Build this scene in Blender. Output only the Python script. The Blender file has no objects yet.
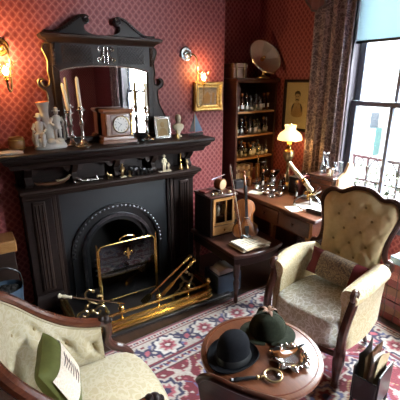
import bpy, math, random
import numpy as np
from mathutils import Matrix, Vector
random.seed(7)
rng = np.random.default_rng(5)
S = bpy.context.scene
COL = S.collection
PI = math.pi

# ------------------------------------------------------------------ camera
cam_d = bpy.data.cameras.new('camera')
cam = bpy.data.objects.new('camera', cam_d); COL.objects.link(cam)
cam_d.sensor_width = 36.0; cam_d.lens = 371.94 / 400 * 36; cam_d.clip_start = 0.02
right = Vector((.848, -.530, 0)).normalized()
fwd = Vector((.505, .808, -.305)).normalized()
up = right.cross(fwd).normalized(); right = fwd.cross(up).normalized()
m = Matrix.Identity(4)
for i in range(3):
    m[i][0] = right[i]; m[i][1] = up[i]; m[i][2] = -fwd[i]
m.translation = Vector((0, 0, 1.6))
cam.matrix_world = m
S.camera = cam
# ------------------------------------------------------------------ world, exposure
W = bpy.data.worlds.new('overcast_sky'); S.world = W; W.use_nodes = True
bg = W.node_tree.nodes['Background']
bg.inputs[0].default_value = (.88, .94, 1.0, 1); bg.inputs[1].default_value = 62.0
S.view_settings.view_transform = 'Standard'; S.view_settings.look = 'None'
S.view_settings.exposure = 1.15; S.view_settings.gamma = 1.0
S.view_settings.use_curve_mapping = False
S.cycles.use_denoising = True
S.cycles.max_bounces = 10; S.cycles.transparent_max_bounces = 24; S.cycles.caustics_reflective = False; S.cycles.caustics_refractive = False
S.cycles.sample_clamp_indirect = 6.0

X2 = 2.62      # window wall
YW = 2.75      # chimney breast front
WINS = [(0.96, 2.04), (-1.55, -0.25)]   # window openings along the window wall
WZ = (0.55, 2.60)
for k, (a, b) in enumerate(WINS):        # portals: they only guide sky sampling
    l = bpy.data.lights.new('window_portal', 'AREA'); l.shape = 'RECTANGLE'
    l.size = b - a; l.size_y = WZ[1] - WZ[0]; l.cycles.is_portal = True
    o = bpy.data.objects.new('window_portal', l); COL.objects.link(o)
    o.matrix_world = Matrix.Translation((X2 + .19, (a + b) / 2, (WZ[0] + WZ[1]) / 2)) @ Matrix(((0, 0, 1, 0), (1, 0, 0, 0), (0, 1, 0, 0), (0, 0, 0, 1)))

# ------------------------------------------------------------------ materials
class NT:
    def __init__(s, name):
        s.mat = bpy.data.materials.new(name); s.mat.use_nodes = True
        s.nt = s.mat.node_tree; s.b = s.nt.nodes['Principled BSDF']; s.out = s.nt.nodes['Material Output']
    def n(s, t, **kw):
        nd = s.nt.nodes.new(t)
        for k, v in kw.items(): setattr(nd, k, v)
        return nd
    def L(s, a, b): s.nt.links.new(a, b)
    def put(s, sock, v):
        if hasattr(v, 'is_output'): s.L(v, sock)
        else: sock.default_value = v
    def m(s, op, a, b=0.0, c=None):
        nd = s.n('ShaderNodeMath', operation=op); s.put(nd.inputs[0], a); s.put(nd.inputs[1], b)
        if c is not None: s.put(nd.inputs[2], c)
        return nd.outputs[0]
    def mix(s, f, a, b):
        nd = s.n('ShaderNodeMix', data_type='RGBA'); s.put(nd.inputs[0], f)
        s.put(nd.inputs[6], a if hasattr(a, 'is_output') else (*a, 1)); s.put(nd.inputs[7], b if hasattr(b, 'is_output') else (*b, 1))
        return nd.outputs[2]
    def coord(s): return s.n('ShaderNodeTexCoord').outputs['Object']
    def xyz(s, v):
        nd = s.n('ShaderNodeSeparateXYZ'); s.L(v, nd.inputs[0]); return nd.outputs
    def noise(s, scale, detail=3, vec=None, rough=.55):
        nd = s.n('ShaderNodeTexNoise'); nd.inputs['Scale'].default_value = scale; nd.inputs['Detail'].default_value = detail; nd.inputs['Roughness'].default_value = rough
        s.L(vec if vec is not None else s.coord(), nd.inputs['Vector']); return nd.outputs['Fac']
    def mapv(s, scale):
        nd = s.n('ShaderNodeMapping'); nd.inputs['Scale'].default_value = scale; s.L(s.coord(), nd.inputs['Vector']); return nd.outputs[0]
    def ramp(s, f, lo, hi):
        nd = s.n('ShaderNodeMapRange'); s.put(nd.inputs[0], f); nd.inputs[1].default_value = lo; nd.inputs[2].default_value = hi; return nd.outputs[0]
    def bump(s, h, strength=.3, dist=.01):
        nd = s.n('ShaderNodeBump'); nd.inputs['Strength'].default_value = strength; nd.inputs['Distance'].default_value = dist
        s.L(h, nd.inputs['Height']); s.L(nd.outputs[0], s.b.inputs['Normal'])
    def fin(s, col=None, rough=.5, metal=0.0, spec=.5):
        if col is not None: s.put(s.b.inputs['Base Color'], col if hasattr(col, 'is_output') else (*col, 1))
        s.put(s.b.inputs['Roughness'], rough); s.b.inputs['Metallic'].default_value = metal
        s.b.inputs['Specular IOR Level'].default_value = spec
        return s.mat
M = {}
def simple(name, c1, c2=None, rough=.5, metal=0., scale=12, bump=0., spec=.5, coat=0.):
    t = NT(name); c2 = c2 or tuple(x * .75 for x in c1)
    n = t.noise(scale, 4)
    if bump: t.bump(t.noise(scale * 4, 3), bump, .004)
    if coat: t.b.inputs['Coat Weight'].default_value = coat; t.b.inputs['Coat Roughness'].default_value = .12
    M[name] = t.fin(t.mix(t.ramp(n, .3, .7), c1, c2), rough, metal, spec)
def wood(name, c1, c2, rough=.35, sc=(3, 3, 30), coat=.3, spec=.5):
    t = NT(name); v = t.mapv(sc)
    n = t.noise(2.2, 6, v, .65); n2 = t.noise(9, 3, v)
    f = t.ramp(t.m('ADD', t.m('MULTIPLY', n, .7), t.m('MULTIPLY', n2, .3)), .35, .65)
    t.b.inputs['Coat Weight'].default_value = coat; t.b.inputs['Coat Roughness'].default_value = .18
    t.bump(n2, .08, .003)
    M[name] = t.fin(t.mix(f, c1, c2), rough, 0, spec)
def glassy(name, tint, refl=.12, rough=.03):
    t = NT(name)
    tr = t.n('ShaderNodeBsdfTransparent'); tr.inputs[0].default_value = (*tint, 1)
    gl = t.n('ShaderNodeBsdfGlossy'); gl.inputs['Roughness'].default_value = rough; gl.inputs[0].default_value = (.95, .97, 1, 1)
    lw = t.n('ShaderNodeLayerWeight'); lw.inputs[0].default_value = .5
    sch = t.m('MULTIPLY_ADD', t.m('POWER', lw.outputs['Facing'], 5.0), .96, .04 + refl)
    mx = t.n('ShaderNodeMixShader'); t.L(t.m('MINIMUM', sch, 1.0), mx.inputs[0]); t.L(tr.outputs[0], mx.inputs[1]); t.L(gl.outputs[0], mx.inputs[2])
    t.L(mx.outputs[0], t.out.inputs[0]); M[name] = t.mat
def emit(name, col, st):
    t = NT(name); t.b.inputs['Emission Color'].default_value = (*col, 1); t.b.inputs['Emission Strength'].default_value = st
    M[name] = t.fin(col, .5)
def wallpaper(name, ax):
    t = NT(name); c = t.xyz(t.coord()); u = t.m('DIVIDE', c[ax], .048); v = t.m('DIVIDE', c[2], .056)
    wob = t.m('MULTIPLY', t.m('SINE', t.m('MULTIPLY', v, 2 * PI)), .04)
    a = t.m('ABSOLUTE', t.m('SUBTRACT', t.m('FRACT', t.m('ADD', t.m('ADD', u, v), wob)), .5))
    b = t.m('ABSOLUTE', t.m('SUBTRACT', t.m('FRACT', t.m('SUBTRACT', t.m('SUBTRACT', u, v), wob)), .5))
    line = t.ramp(t.m('MINIMUM', a, b), .12, .03)
    ctr = t.m('MULTIPLY', a, b)
    n = t.noise(55, 2); n2 = t.noise(110, 2)
    mot = t.ramp(t.m('ADD', ctr, t.m('MULTIPLY', t.m('SUBTRACT', n, .5), .16)), .10, .135)
    mid = t.ramp(t.m('ADD', ctr, t.m('MULTIPLY', t.m('SUBTRACT', n2, .5), .12)), .045, .06)
    base = t.mix(mid, (.31, .074, .074), (.26, .048, .052))
    base = t.mix(mot, base, (.18, .028, .034))
    f = t.m('MULTIPLY', line, t.ramp(n2, .30, .6))
    col = t.mix(f, base, (.44, .155, .142))
    big = t.noise(1.3, 3)
    col = t.mix(t.m('MULTIPLY', t.ramp(big, .45, .75), .25), col, (.13, .02, .024))
    t.bump(line, .15, .002)
    M[name] = t.fin(col, .55)
wallpaper('wallpaper_x', 0); wallpaper('wallpaper_y', 1)
def damask(name, c1, c2, scale=11, rough=.6, sheen=.3, th=(.47, .53)):
    t = NT(name)
    v = t.coord()
    nz = t.n('ShaderNodeTexNoise'); nz.inputs['Scale'].default_value = scale * .8; t.L(v, nz.inputs['Vector'])
    add = t.n('ShaderNodeVectorMath', operation='MULTIPLY_ADD'); t.L(nz.outputs['Color'], add.inputs[0]); add.inputs[1].default_value = (.12, .12, .12); t.L(v, add.inputs[2])
    vo = t.n('ShaderNodeTexVoronoi', feature='DISTANCE_TO_EDGE'); vo.inputs['Scale'].default_value = scale * 1.6; t.L(add.outputs[0], vo.inputs['Vector'])
    f1 = t.ramp(vo.outputs['Distance'], .10, .05)
    vo2 = t.n('ShaderNodeTexVoronoi', feature='F1'); vo2.inputs['Scale'].default_value = scale * 3.2; t.L(add.outputs[0], vo2.inputs['Vector'])
    f2 = t.ramp(t.m('ABSOLUTE', t.m('SUBTRACT', vo2.outputs['Distance'], .32)), .10, .05)
    f = t.m('MAXIMUM', f1, t.m('MULTIPLY', f2, .8))
    t.bump(t.m('ADD', t.m('MULTIPLY', f, .6), t.noise(300, 2)), .12, .002)
    t.b.inputs['Sheen Weight'].default_value = sheen
    M[name] = t.fin(t.mix(f, c1, c2), t.m('SUBTRACT', rough, t.m('MULTIPLY', f, .2)))
simple('tuft_cream', (.68, .56, .31), (.61, .49, .26), .6, 0, 40, .1)
damask('damask_gold', (.58, .46, .23), (.70, .60, .38), 18)
damask('damask_seat', (.60, .55, .42), (.86, .85, .78), 15)
damask('damask_cream', (.54, .46, .285), (.61, .545, .39), 17)
damask('curtain_cloth', (.13, .085, .092), (.36, .275, .27), 15)
damask('tapestry', (.34, .25, .14), (.11, .075, .06), 26)
damask('book_cloth', (.16, .03, .025), (.24, .06, .04), 20)
damask('lace', (.70, .60, .47), (.80, .72, .60), 30)
wood('ebony', (.010, .006, .0055), (.022, .012, .010), .48, (4, 4, 40), .03, .22)
wood('ebony_light', (.016, .009, .007), (.040, .021, .015), .5, (4, 4, 40), .03, .3)
wood('mahogany', (.085, .022, .012), (.17, .050, .022), .26, (6, 6, 30), .5)
wood('dark_mahogany', (.035, .012, .009), (.075, .024, .014), .28, (6, 6, 30), .45)
wood('desk_wood', (.075, .022, .010), (.14, .045, .018), .36, (30, 3, 6), .3)
wood('table_wood', (.095, .030, .013), (.165, .056, .024), .34, (30, 4, 4), .22)
wood('light_wood', (.42, .27, .15), (.55, .38, .22), .45, (4, 4, 20), .1)
wood('honey_wood', (.34, .15, .045), (.48, .24, .08), .38, (6, 6, 20), .25)
wood('violin_wood', (.17, .048, .012), (.30, .10, .024), .22, (30, 4, 4), .6)
wood('floor_wood', (.022, .012, .009), (.050, .026, .017), .34, (12, 1.5, 1), .3)
wood('clock_wood', (.16, .06, .03), (.26, .11, .05), .3, (6, 6, 30), .4)
simple('slate', (.016, .020, .024), (.012, .015, .018), .42, 0, 9, .05)
simple('iron', (.012, .012, .013), (.02, .02, .021), .35, .3, 20, .1)
simple('soot', (.008, .007, .006), None, .9)
simple('brass', (.80, .55, .20), (.66, .42, .13), .22, 1, 14, .05)
simple('old_brass', (.46, .34, .17), (.30, .21, .10), .34, 1, 20, .1)
simple('gilt', (.72, .50, .18), (.42, .26, .08), .34, 1, 60, .3)
simple('silver', (.80, .78, .74), (.58, .56, .52), .18, 1, 20, .08)
simple('steel_dark', (.16, .16, .17), (.07, .07, .08), .3, 1, 20)
simple('porcelain', (.78, .76, .70), (.66, .63, .57), .22, 0, 25, 0, .5, .3)
simple('porcelain_tan', (.42, .36, .30), (.60, .54, .45), .3, 0, 40)  # darker tan porcelain of the figurine cloaks
simple('orange_glaze', (.75, .22, .04), (.60, .14, .03), .3)
simple('wax', (.84, .80, .66), (.78, .73, .58), .45)
simple('ivory', (.78, .70, .52), (.62, .52, .34), .4, 0, 20)
simple('paper', (.72, .66, .52), (.62, .55, .41), .8, 0, 8)
simple('white_paper', (.78, .76, .72), (.68, .66, .62), .8, 0, 8)
simple('old_paper', (.52, .41, .25), (.42, .31, .17), .8, 0, 8)
simple('print_ink', (.05, .04, .035), None, .8)
simple('black_felt', (.0045, .005, .007), (.007, .0075, .010), .9, 0, 90, .15, .12)
simple('black_ribbon', (.008, .008, .009), None, .45)
simple('green_felt', (.016, .020, .012), (.026, .030, .018), .9, 0, 70, .25, .15)
simple('bow_ribbon', (.30, .17, .11), (.20, .11, .07), .7, 0, 40)
simple('green_velvet', (.115, .125, .025), (.075, .085, .015), .8, 0, 15, .15)
simple('red_velvet', (.17, .012, .020), (.10, .008, .013), .75, 0, 15, .15)
simple('button_cloth', (.40, .31, .15), (.34, .26, .12), .6)
simple('piping_cloth', (.55, .47, .31), (.45, .38, .24), .6)
simple('white_cloth', (.70, .72, .74), (.58, .60, .62), .8, 0, 10, .2)
simple('blue_cloth', (.26, .36, .46), (.20, .29, .38), .8, 0, 10, .2)
simple('blue_sail', (.16, .24, .33), (.10, .16, .24), .6)
simple('dark_hull', (.03, .025, .022), None, .4)
simple('brown_glaze', (.38, .18, .05), (.26, .11, .03), .3, 0, 20, 0, .5, .3)
simple('briar', (.30, .11, .035), (.20, .065, .02), .25, 0, 20, 0, .5, .4)
simple('black_leather', (.014, .012, .012), (.022, .019, .018), .45, 0, 60, .15)
simple('red_leather', (.16, .022, .018), (.09, .014, .012), .4, 0, 30, .1)
simple('brown_leather', (.17, .075, .035), (.11, .045, .02), .45, 0, 30, .1)
simple('tan_leather', (.45, .31, .15), (.36, .23, .10), .5, 0, 30, .1)
simple('cream_cloth_book', (.62, .53, .36), (.52, .43, .28), .6, 0, 30)
simple('black_bakelite', (.01, .01, .011), None, .3)
simple('shutter_paint', (.035, .030, .036), (.028, .024, .030), .4)
simple('sash_paint', (.12, .13, .16), (.09, .10, .13), .35)
simple('ceiling_plaster', (.26, .22, .19), (.22, .19, .16), .9, 0, 3)
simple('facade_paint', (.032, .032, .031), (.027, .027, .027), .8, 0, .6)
simple('facade_glass', (.016, .018, .021), (.014, .016, .019), .5, 0, 1)  # grey glass of the windows across the street
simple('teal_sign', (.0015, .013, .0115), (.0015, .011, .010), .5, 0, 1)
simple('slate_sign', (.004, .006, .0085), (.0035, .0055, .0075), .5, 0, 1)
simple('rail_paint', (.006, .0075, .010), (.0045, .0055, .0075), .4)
simple('leaf_green', (.008, .018, .002), (.014, .026, .004), .6, 0, 30)
simple('street_stone', (.30, .30, .30), None, .9, 0, 2)
simple('valance_cloth', (.26, .12, .12), (.20, .085, .09), .7, 0, 10, .1)
simple('fringe', (.14, .10, .10), (.10, .07, .07), .7, 0, 50)
simple('sepia_mount', (.66, .53, .28), (.60, .47, .24), .6, 0, 6)
simple('sepia_dark', (.06, .04, .028), None, .7)
simple('sepia_mid', (.42, .27, .11), (.36, .22, .09), .7)
simple('sepia_skin', (.50, .36, .19), (.44, .31, .16), .7)
simple('hearth_tile', (.03, .024, .022), (.02, .016, .015), .3, 0, 8)
simple('chrome_dish', (.92, .86, .66), (.88, .82, .62), .26, .35, 5)
simple('sketch_paper', (.46, .40, .30), (.24, .20, .15), .7, 0, 60)
simple('dried_flower', (.40, .20, .14), (.25, .10, .08), .8)
simple('coal_blue', (.07, .11, .16), (.05, .08, .12), .35, .4, 8)
t = NT('mirror_glass'); M['mirror_glass'] = t.fin((.82, .82, .80), .02, 1)
glassy('clear_glass', (.86, .90, .92), .10)
glassy('pane_glass', (.97, .98, .98), .0, .0)
glassy('screen_glass', (.30, .34, .37), .03, .05)
glassy('amber_glass', (.62, .36, .14), .10)
glassy('green_glass', (.42, .56, .42), .10)
glassy('smoke_glass', (.55, .55, .52), .10)
glassy('shade_glass', (.96, .88, .72), .16, .12)
emit('gas_flame', (1, .66, .26), 32)
t = NT('opal_shade'); t.b.inputs['Emission Color'].default_value = (1, .62, .22, 1); t.b.inputs['Emission Strength'].default_value = 1.15
t.b.inputs['Subsurface Weight'].default_value = 0; M['opal_shade'] = t.fin((.80, .66, .36), .25)
t = NT('roller_blind'); tl = t.n('ShaderNodeBsdfTranslucent'); tl.inputs[0].default_value = (.26, .32, .34, 1)
mx = t.n('ShaderNodeMixShader'); mx.inputs[0].default_value = .75; t.L(t.b.outputs[0], mx.inputs[1]); t.L(tl.outputs[0], mx.inputs[2]); t.L(mx.outputs[0], t.out.inputs[0])
M['roller_blind'] = t.fin((.60, .66, .68), .8)
t = NT('rug_wool'); at = t.n('ShaderNodeAttribute', attribute_name='Col')
t.bump(t.noise(260, 2), .35, .004); t.b.inputs['Sheen Weight'].default_value = .2
M['rug_wool'] = t.fin(t.mix(t.m('MULTIPLY', t.noise(40, 3), .18), at.outputs['Color'], (.10, .06, .06)), .9)

# ------------------------------------------------------------------ mesh helpers
class MB:
    def __init__(s): s.v = []; s.f = []
    def add(s, vs, fs, T=None):
        o = len(s.v)
        s.v += [tuple(T @ Vector(p)) if T is not None else tuple(p) for p in vs]
        s.f += [tuple(i + o for i in f) for f in fs]; return s
    def box(s, x0, x1, y0, y1, z0, z1, T=None):
        return s.add([(x0, y0, z0), (x1, y0, z0), (x1, y1, z0), (x0, y1, z0), (x0, y0, z1), (x1, y0, z1), (x1, y1, z1), (x0, y1, z1)],
                     [(0, 3, 2, 1), (4, 5, 6, 7), (0, 1, 5, 4), (1, 2, 6, 5), (2, 3, 7, 6), (3, 0, 4, 7)], T)
    def loft(s, rings, cap=True, closed=False, T=None):
        n = len(rings[0]); vs = [p for r in rings for p in r]; fs = []
        R = len(rings)
        for i in range(R if closed else R - 1):
            a = i * n; b = ((i + 1) % R) * n
            for j in range(n):
                k = (j + 1) % n; fs.append((a + j, a + k, b + k, b + j))
        if cap and not closed:
            fs.append(tuple(range(n))[::-1]); fs.append(tuple((R - 1) * n + j for j in range(n)))
        return s.add(vs, fs, T)
    def lathe(s, prof, seg=16, T=None, sx=1, sy=1):
        rings = [[(r * math.cos(2 * PI * j / seg) * sx, r * math.sin(2 * PI * j / seg) * sy, z) for j in range(seg)] for r, z in prof]
        return s.loft(rings, True, False, T)
    def tube(s, pts, r, seg=8, closed=False, T=None, flat=1.0):
        P = [Vector(p) for p in pts]; n = len(P)
        rs = r if isinstance(r, (list, tuple)) else [r] * n
        rings = []; prev = None
        for i in range(n):
            if closed: d = P[(i + 1) % n] - P[i - 1]
            else: d = P[min(i + 1, n - 1)] - P[max(i - 1, 0)]
            if d.length < 1e-9: d = Vector((0, 0, 1))
            d.normalize()
            if prev is None:
                ref = Vector((0, 0, 1)) if abs(d.z) < .9 else Vector((1, 0, 0))
                a = d.cross(ref).normalized()
            else:
                a = (prev - d * prev.dot(d))
                a = a.normalized() if a.length > 1e-6 else prev
            prev = a; b = d.cross(a)
            rings.append([tuple(P[i] + (a * math.cos(2 * PI * j / seg) + b * math.sin(2 * PI * j / seg) * flat) * rs[i]) for j in range(seg)])
        return s.loft(rings, True, closed, T)
    def prism(s, poly, d0, d1, plane='xz', T=None):
        def mp(p, d):
            return {'xz': (p[0], d, p[1]), 'yz': (d, p[0], p[1]), 'xy': (p[0], p[1], d)}[plane]
        return s.loft([[mp(p, d0) for p in poly], [mp(p, d1) for p in poly]], True, False, T)
    def ball(s, c, r, seg=12, sc=(1, 1, 1), T=None):
        rings = []; h = max(5, seg // 2 + 1)
        for i in range(h):
            a = -PI / 2 + PI * (i + .02 * (i == 0) - .02 * (i == h - 1)) / (h - 1)
            rings.append([(c[0] + r * sc[0] * math.cos(a) * math.cos(2 * PI * j / seg), c[1] + r * sc[1] * math.cos(a) * math.sin(2 * PI * j / seg), c[2] + r * sc[2] * math.sin(a)) for j in range(seg)])
        return s.loft(rings, True, False, T)
    def grid(s, fn, nu, nv, T=None):
        vs = [fn(i / nu, j / nv) for j in range(nv + 1) for i in range(nu + 1)]
        fs = [(j * (nu + 1) + i, j * (nu + 1) + i + 1, (j + 1) * (nu + 1) + i + 1, (j + 1) * (nu + 1) + i) for j in range(nv) for i in range(nu)]
        return s.add(vs, fs, T)
    def rectloft(s, hw, yf, yb, prof, cx=0):
        # moulding with returned ends: prof = [(projection, z)...]
        return s.loft([[(cx - hw - o, yf - o, z), (cx + hw + o, yf - o, z), (cx + hw + o, yb, z), (cx - hw - o, yb, z)] for o, z in prof])
    def build(s, name, mat, parent=None, loc=None, rot=None, smooth=35, bevel=0, fixn=True):
        if name.endswith('leg') or name == 'foot': s.v = [(x, y, max(z, 0)) for x, y, z in s.v]
        me = bpy.data.meshes.new(name); me.from_pydata(s.v, [], s.f); me.update()
        if fixn:
            import bmesh
            bm = bmesh.new(); bm.from_mesh(me); bmesh.ops.recalc_face_normals(bm, faces=bm.faces); bm.to_mesh(me); bm.free()
        if smooth:
            me.shade_smooth(); me.set_sharp_from_angle(angle=math.radians(smooth))
        me.materials.append(M[mat])
        o = bpy.data.objects.new(name, me); COL.objects.link(o)
        if parent: o.parent = parent
        if loc is not None: o.location = loc
        if rot is not None: o.rotation_euler = rot
        if bevel:
            b = o.modifiers.new('edge', 'BEVEL'); b.width = bevel; b.segments = 2; b.limit_method = 'ANGLE'
        return o
def tag(o, label, cat, group=None):
    o['label'] = label; o['category'] = cat
    if group: o['group'] = group
    return o
def thing(name, label, cat, loc=(0, 0, 0), rz=0, group=None):
    o = bpy.data.objects.new(name, None); COL.objects.link(o); o.empty_display_size = .05
    o.location = loc; o.rotation_euler = (0, 0, rz)
    return tag(o, label, cat, group)
def struct(o, label=None):
    o['kind'] = 'structure'
    if label: o['label'] = label
    return o
def tf(loc=(0, 0, 0), rx=0, ry=0, rz=0, sc=1):
    return Matrix.Translation(loc) @ Matrix.Rotation(rz, 4, 'Z') @ Matrix.Rotation(ry, 4, 'Y') @ Matrix.Rotation(rx, 4, 'X') @ Matrix.Scale(sc, 4)
def along(p0, p1):
    d = Vector(p1) - Vector(p0); q = d.to_track_quat('Z', 'Y'); return Matrix.Translation(p0) @ q.to_matrix().to_4x4()
def spline(pts, n=8, closed=False):
    P = [Vector(p) for p in pts]; out = []; N = len(P)
    rngN = N if closed else N - 1
    for i in range(rngN):
        if closed: p0, p1, p2, p3 = P[i - 1], P[i], P[(i + 1) % N], P[(i + 2) % N]
        else: p0, p1, p2, p3 = P[max(i - 1, 0)], P[i], P[i + 1], P[min(i + 2, N - 1)]
        for k in range(n):
            t = k / n
            out.append(.5 * ((2 * p1) + (-p0 + p2) * t + (2 * p0 - 5 * p1 + 4 * p2 - p3) * t * t + (-p0 + 3 * p1 - 3 * p2 + p3) * t ** 3))
    if not closed: out.append(P[-1])
    return out
def spl2(pts, n=6, closed=False): return [(p.x, p.y) for p in spline([(a, b, 0) for a, b in pts], n, closed)]
def spiral(c, r0, r1, turns, a0, ax='xz', n=22, d=0):
    out = []
    for i in range(n + 1):
        t = i / n; a = a0 + turns * 2 * PI * t; r = r0 + (r1 - r0) * t
        p, q = c[0] + r * math.cos(a), c[1] + r * math.sin(a)
        out.append((p, d, q) if ax == 'xz' else ((d, p, q) if ax == 'yz' else (p, q, d)))
    return out
ORD = ['first', 'second', 'third', 'fourth', 'fifth', 'sixth', 'seventh', 'eighth', 'ninth', 'tenth', 'eleventh', 'twelfth']

# ================================================================== the setting
struct(MB().box(-2.4, 2.9, -3.2, 3.3, -.12, 0).build('floor', 'floor_wood', smooth=0))
struct(MB().box(-2.4, 2.9, -3.2, 3.3, 3.0, 3.1).build('ceiling', 'ceiling_plaster', smooth=0))
b = MB(); b.box(-.25, .44, YW, 3.28, 0, 3); b.box(1.35, 1.96, YW, 3.28, 0, 3); b.box(.44, 1.35, YW, 3.28, .80, 3)
struct(b.build('wall_fireplace', 'wallpaper_x', smooth=0), 'red patterned wallpaper chimney breast')
struct(MB().box(1.96, 2.62, 3.08, 3.28, 0, 3).build('wall_alcove', 'wallpaper_x', smooth=0))
struct(MB().box(-2.4, -.25, 3.08, 3.28, 0, 3).build('wall_back', 'wallpaper_x', smooth=0))
struct(MB().box(-2.6, -2.4, -3.2, 3.28, 0, 3).build('wall_left', 'dark_mahogany', smooth=0))  # unseen wall; dark wood finish added to cut bounce light
struct(MB().box(-2.6, 2.82, -3.4, -3.2, 0, 3).build('wall_rear', 'wallpaper_x', smooth=0))
b = MB(); ys = [-3.2] + [q for a in sorted(WINS) for q in a] + [3.28]
for i in range(0, len(ys), 2): b.box(X2, X2 + .2, ys[i], ys[i + 1], 0, 3)
for a, c in WINS: b.box(X2, X2 + .2, a, c, 0, WZ[0]); b.box(X2, X2 + .2, a, c, WZ[1], 3)
struct(b.build('wall_window', 'wallpaper_y', smooth=0), 'dark red papered window wall')
b = MB(); b.box(X2 - .02, X2, 2.06, 3.08, 0, .16); b.box(1.96, 2.6, 3.06, 3.08, 0, .16)
struct(b.build('baseboard_window', 'dark_mahogany', smooth=0))
# hearth slab
struct(MB().box(.25, 1.56, 2.03, 2.66, 0, .022).build('hearth', 'hearth_tile', bevel=.004), 'dark tiled hearth slab')

def make_window(n, y0, y1, blind):
    w = bpy.data.objects.new('window_%d' % n, None); COL.objects.link(w); struct(w, 'tall sash window with grey-blue frame' if n == 1 else 'tall sash window behind the viewer')
    zb, zt = WZ; mz = 1.43; x = X2 + .10
    f = MB()
    f.box(X2 + .0, X2 + .19, y1 - .035, y1, zb, zt); f.box(X2 + .0, X2 + .19, y0, y0 + .035, zb, zt)
    f.box(X2 + .0, X2 + .19, y0 + .035, y1 - .035, zt - .04, zt)
    f.build('window_frame', 'shutter_paint', w, bevel=.004)
    MB().box(X2 - .05, X2 + .19, y0, y1, zb - .03, zb + .025).build('window_sill', 'sash_paint', w, bevel=.004)
    f = MB()
    for yy in (y0 + .035, y1 - .035): f.box(X2 - .03, X2 - .001, yy - .05, yy + .05, zb, zt + .05)
    f.box(X2 - .03, X2 - .001, y0 - .03, y1 + .03, zt, zt + .1)
    f.build('window_architrave', 'shutter_paint', w, bevel=.006)
    a0, a1 = y0 + .04, y1 - .04; iw = (a1 - a0 - .10) / 3
    for part, (p, q, xo) in {'lower_sash': (zb + .03, mz + .02, 0), 'upper_sash': (mz - .02, zt - .045, .04)}.items():
        s = MB(); xx0, xx1 = x - .018 + xo, x + .018 + xo
        s.box(xx0, xx1, a0, a0 + .05, p, q); s.box(xx0, xx1, a1 - .05, a1, p, q)
        s.box(xx0, xx1, a0 + .05, a1 - .05, p, p + (.07 if xo == 0 else .04)); s.box(xx0, xx1, a0 + .05, a1 - .05, q - .04, q)
        for k in (1, 2):
            yy = a1 - .05 - k * iw; s.box(xx0 + .004, xx1 - .004, yy - .014, yy + .014, p + .04, q - .04)
        so = s.build(part, 'sash_paint', w, bevel=.003)
        for k in range(3):
            yy = a1 - .05 - k * iw
            MB().box(x + xo - .002, x + xo + .002, yy - iw + .014, yy - .014, p + .04, q - .04).build('pane', 'pane_glass', so, smooth=0)
    if blind:
        bo = MB().box(X2 + .045, X2 + .047, y0 + .05, y1 - .05, 1.89, zt - .06).build('roller_blind', 'roller_blind', w, smooth=0)
        r = MB(); r.box(X2 + .040, X2 + .052, y0 + .05, y1 - .05, 1.872, 1.892); r.build('blind_batten', 'rail_paint', bo, bevel=.003)
        r = MB(); r.tube([(X2 + .047, y0 + .05, zt - .07), (X2 + .047, y1 - .05, zt - .07)], .022); r.build('blind_roller', 'white_paper', bo)
    return w
make_window(1, *WINS[0], True)
make_window(2, *WINS[1], False)

# outside
struct(MB().box(3.0, 30, -30, 30, -3.7, -3.5).build('street', 'street_stone', smooth=0))
fa = thing('house_facade', 'bright white painted terrace house across the street', 'building', (11, 6, -3.5))
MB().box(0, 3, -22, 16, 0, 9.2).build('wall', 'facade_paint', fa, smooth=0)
for j, zz in enumerate((1.2, 4.55, 7.0)):
    for k in range(-5, 4):
        yy = k * 2.6 + 1.2
        if j == 0: continue
        fr = MB(); fr.box(-.06, .02, yy - .62, yy + .62, zz - .08, zz + 1.55); fr.build('window_surround', 'facade_paint', fa, smooth=0)
        gl = MB().box(-.07, -.055, yy - .48, yy + .48, zz, zz + 1.45).build('window', 'facade_glass', fa, smooth=0)
        bb = MB(); bb.box(-.09, -.065, yy - .03, yy + .03, zz, zz + 1.45); bb.box(-.09, -.065, yy - .48, yy + .48, zz + .70, zz + .76); bb.build('glazing_bar', 'facade_paint', gl, smooth=0)
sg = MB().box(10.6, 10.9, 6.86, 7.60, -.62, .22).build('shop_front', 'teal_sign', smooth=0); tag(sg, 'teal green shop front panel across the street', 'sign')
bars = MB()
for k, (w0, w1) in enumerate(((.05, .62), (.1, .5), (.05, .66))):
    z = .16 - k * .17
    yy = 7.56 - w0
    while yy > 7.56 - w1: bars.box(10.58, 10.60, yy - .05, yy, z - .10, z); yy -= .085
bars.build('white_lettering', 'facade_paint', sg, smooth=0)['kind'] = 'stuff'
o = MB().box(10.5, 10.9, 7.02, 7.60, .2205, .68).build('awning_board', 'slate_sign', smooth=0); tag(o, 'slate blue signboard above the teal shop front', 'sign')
rl = thing('balcony_railing', 'grey wrought iron railing with pointed arches outside the window', 'railing', (3.12, 0, 0))
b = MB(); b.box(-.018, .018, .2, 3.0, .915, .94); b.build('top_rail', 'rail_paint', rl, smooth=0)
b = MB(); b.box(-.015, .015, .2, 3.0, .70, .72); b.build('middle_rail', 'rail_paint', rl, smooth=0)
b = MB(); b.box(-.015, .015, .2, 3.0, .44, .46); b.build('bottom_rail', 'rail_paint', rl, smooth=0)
yy = .25
while yy < 2.95:
    MB().box(-.009, .009, yy - .008, yy + .008, .42, .92).build('baluster', 'rail_paint', rl, smooth=0)
    c = MB()
    for s in (-1, 1): c.tube([(0, yy + s * .008, .78), (0, yy + s * .02, .85), (0, yy + s * .055, .90), (0, yy + s * .075, .918)], .007, 5)
    c.build('arch', 'rail_paint', rl)
    yy += .15
struct(MB().box(2.83, 3.3, -.1, 3.1, .34, .42).build('balcony_ledge', 'street_stone', smooth=0))
wb = thing('window_box', 'leafy green window box on the balcony ledge', 'planter', (2.97, 1.6, .42))
MB().box(-.07, .07, -.65, .65, 0, .07).build('trough', 'rail_paint', wb, bevel=.005)
b = MB()
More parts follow.
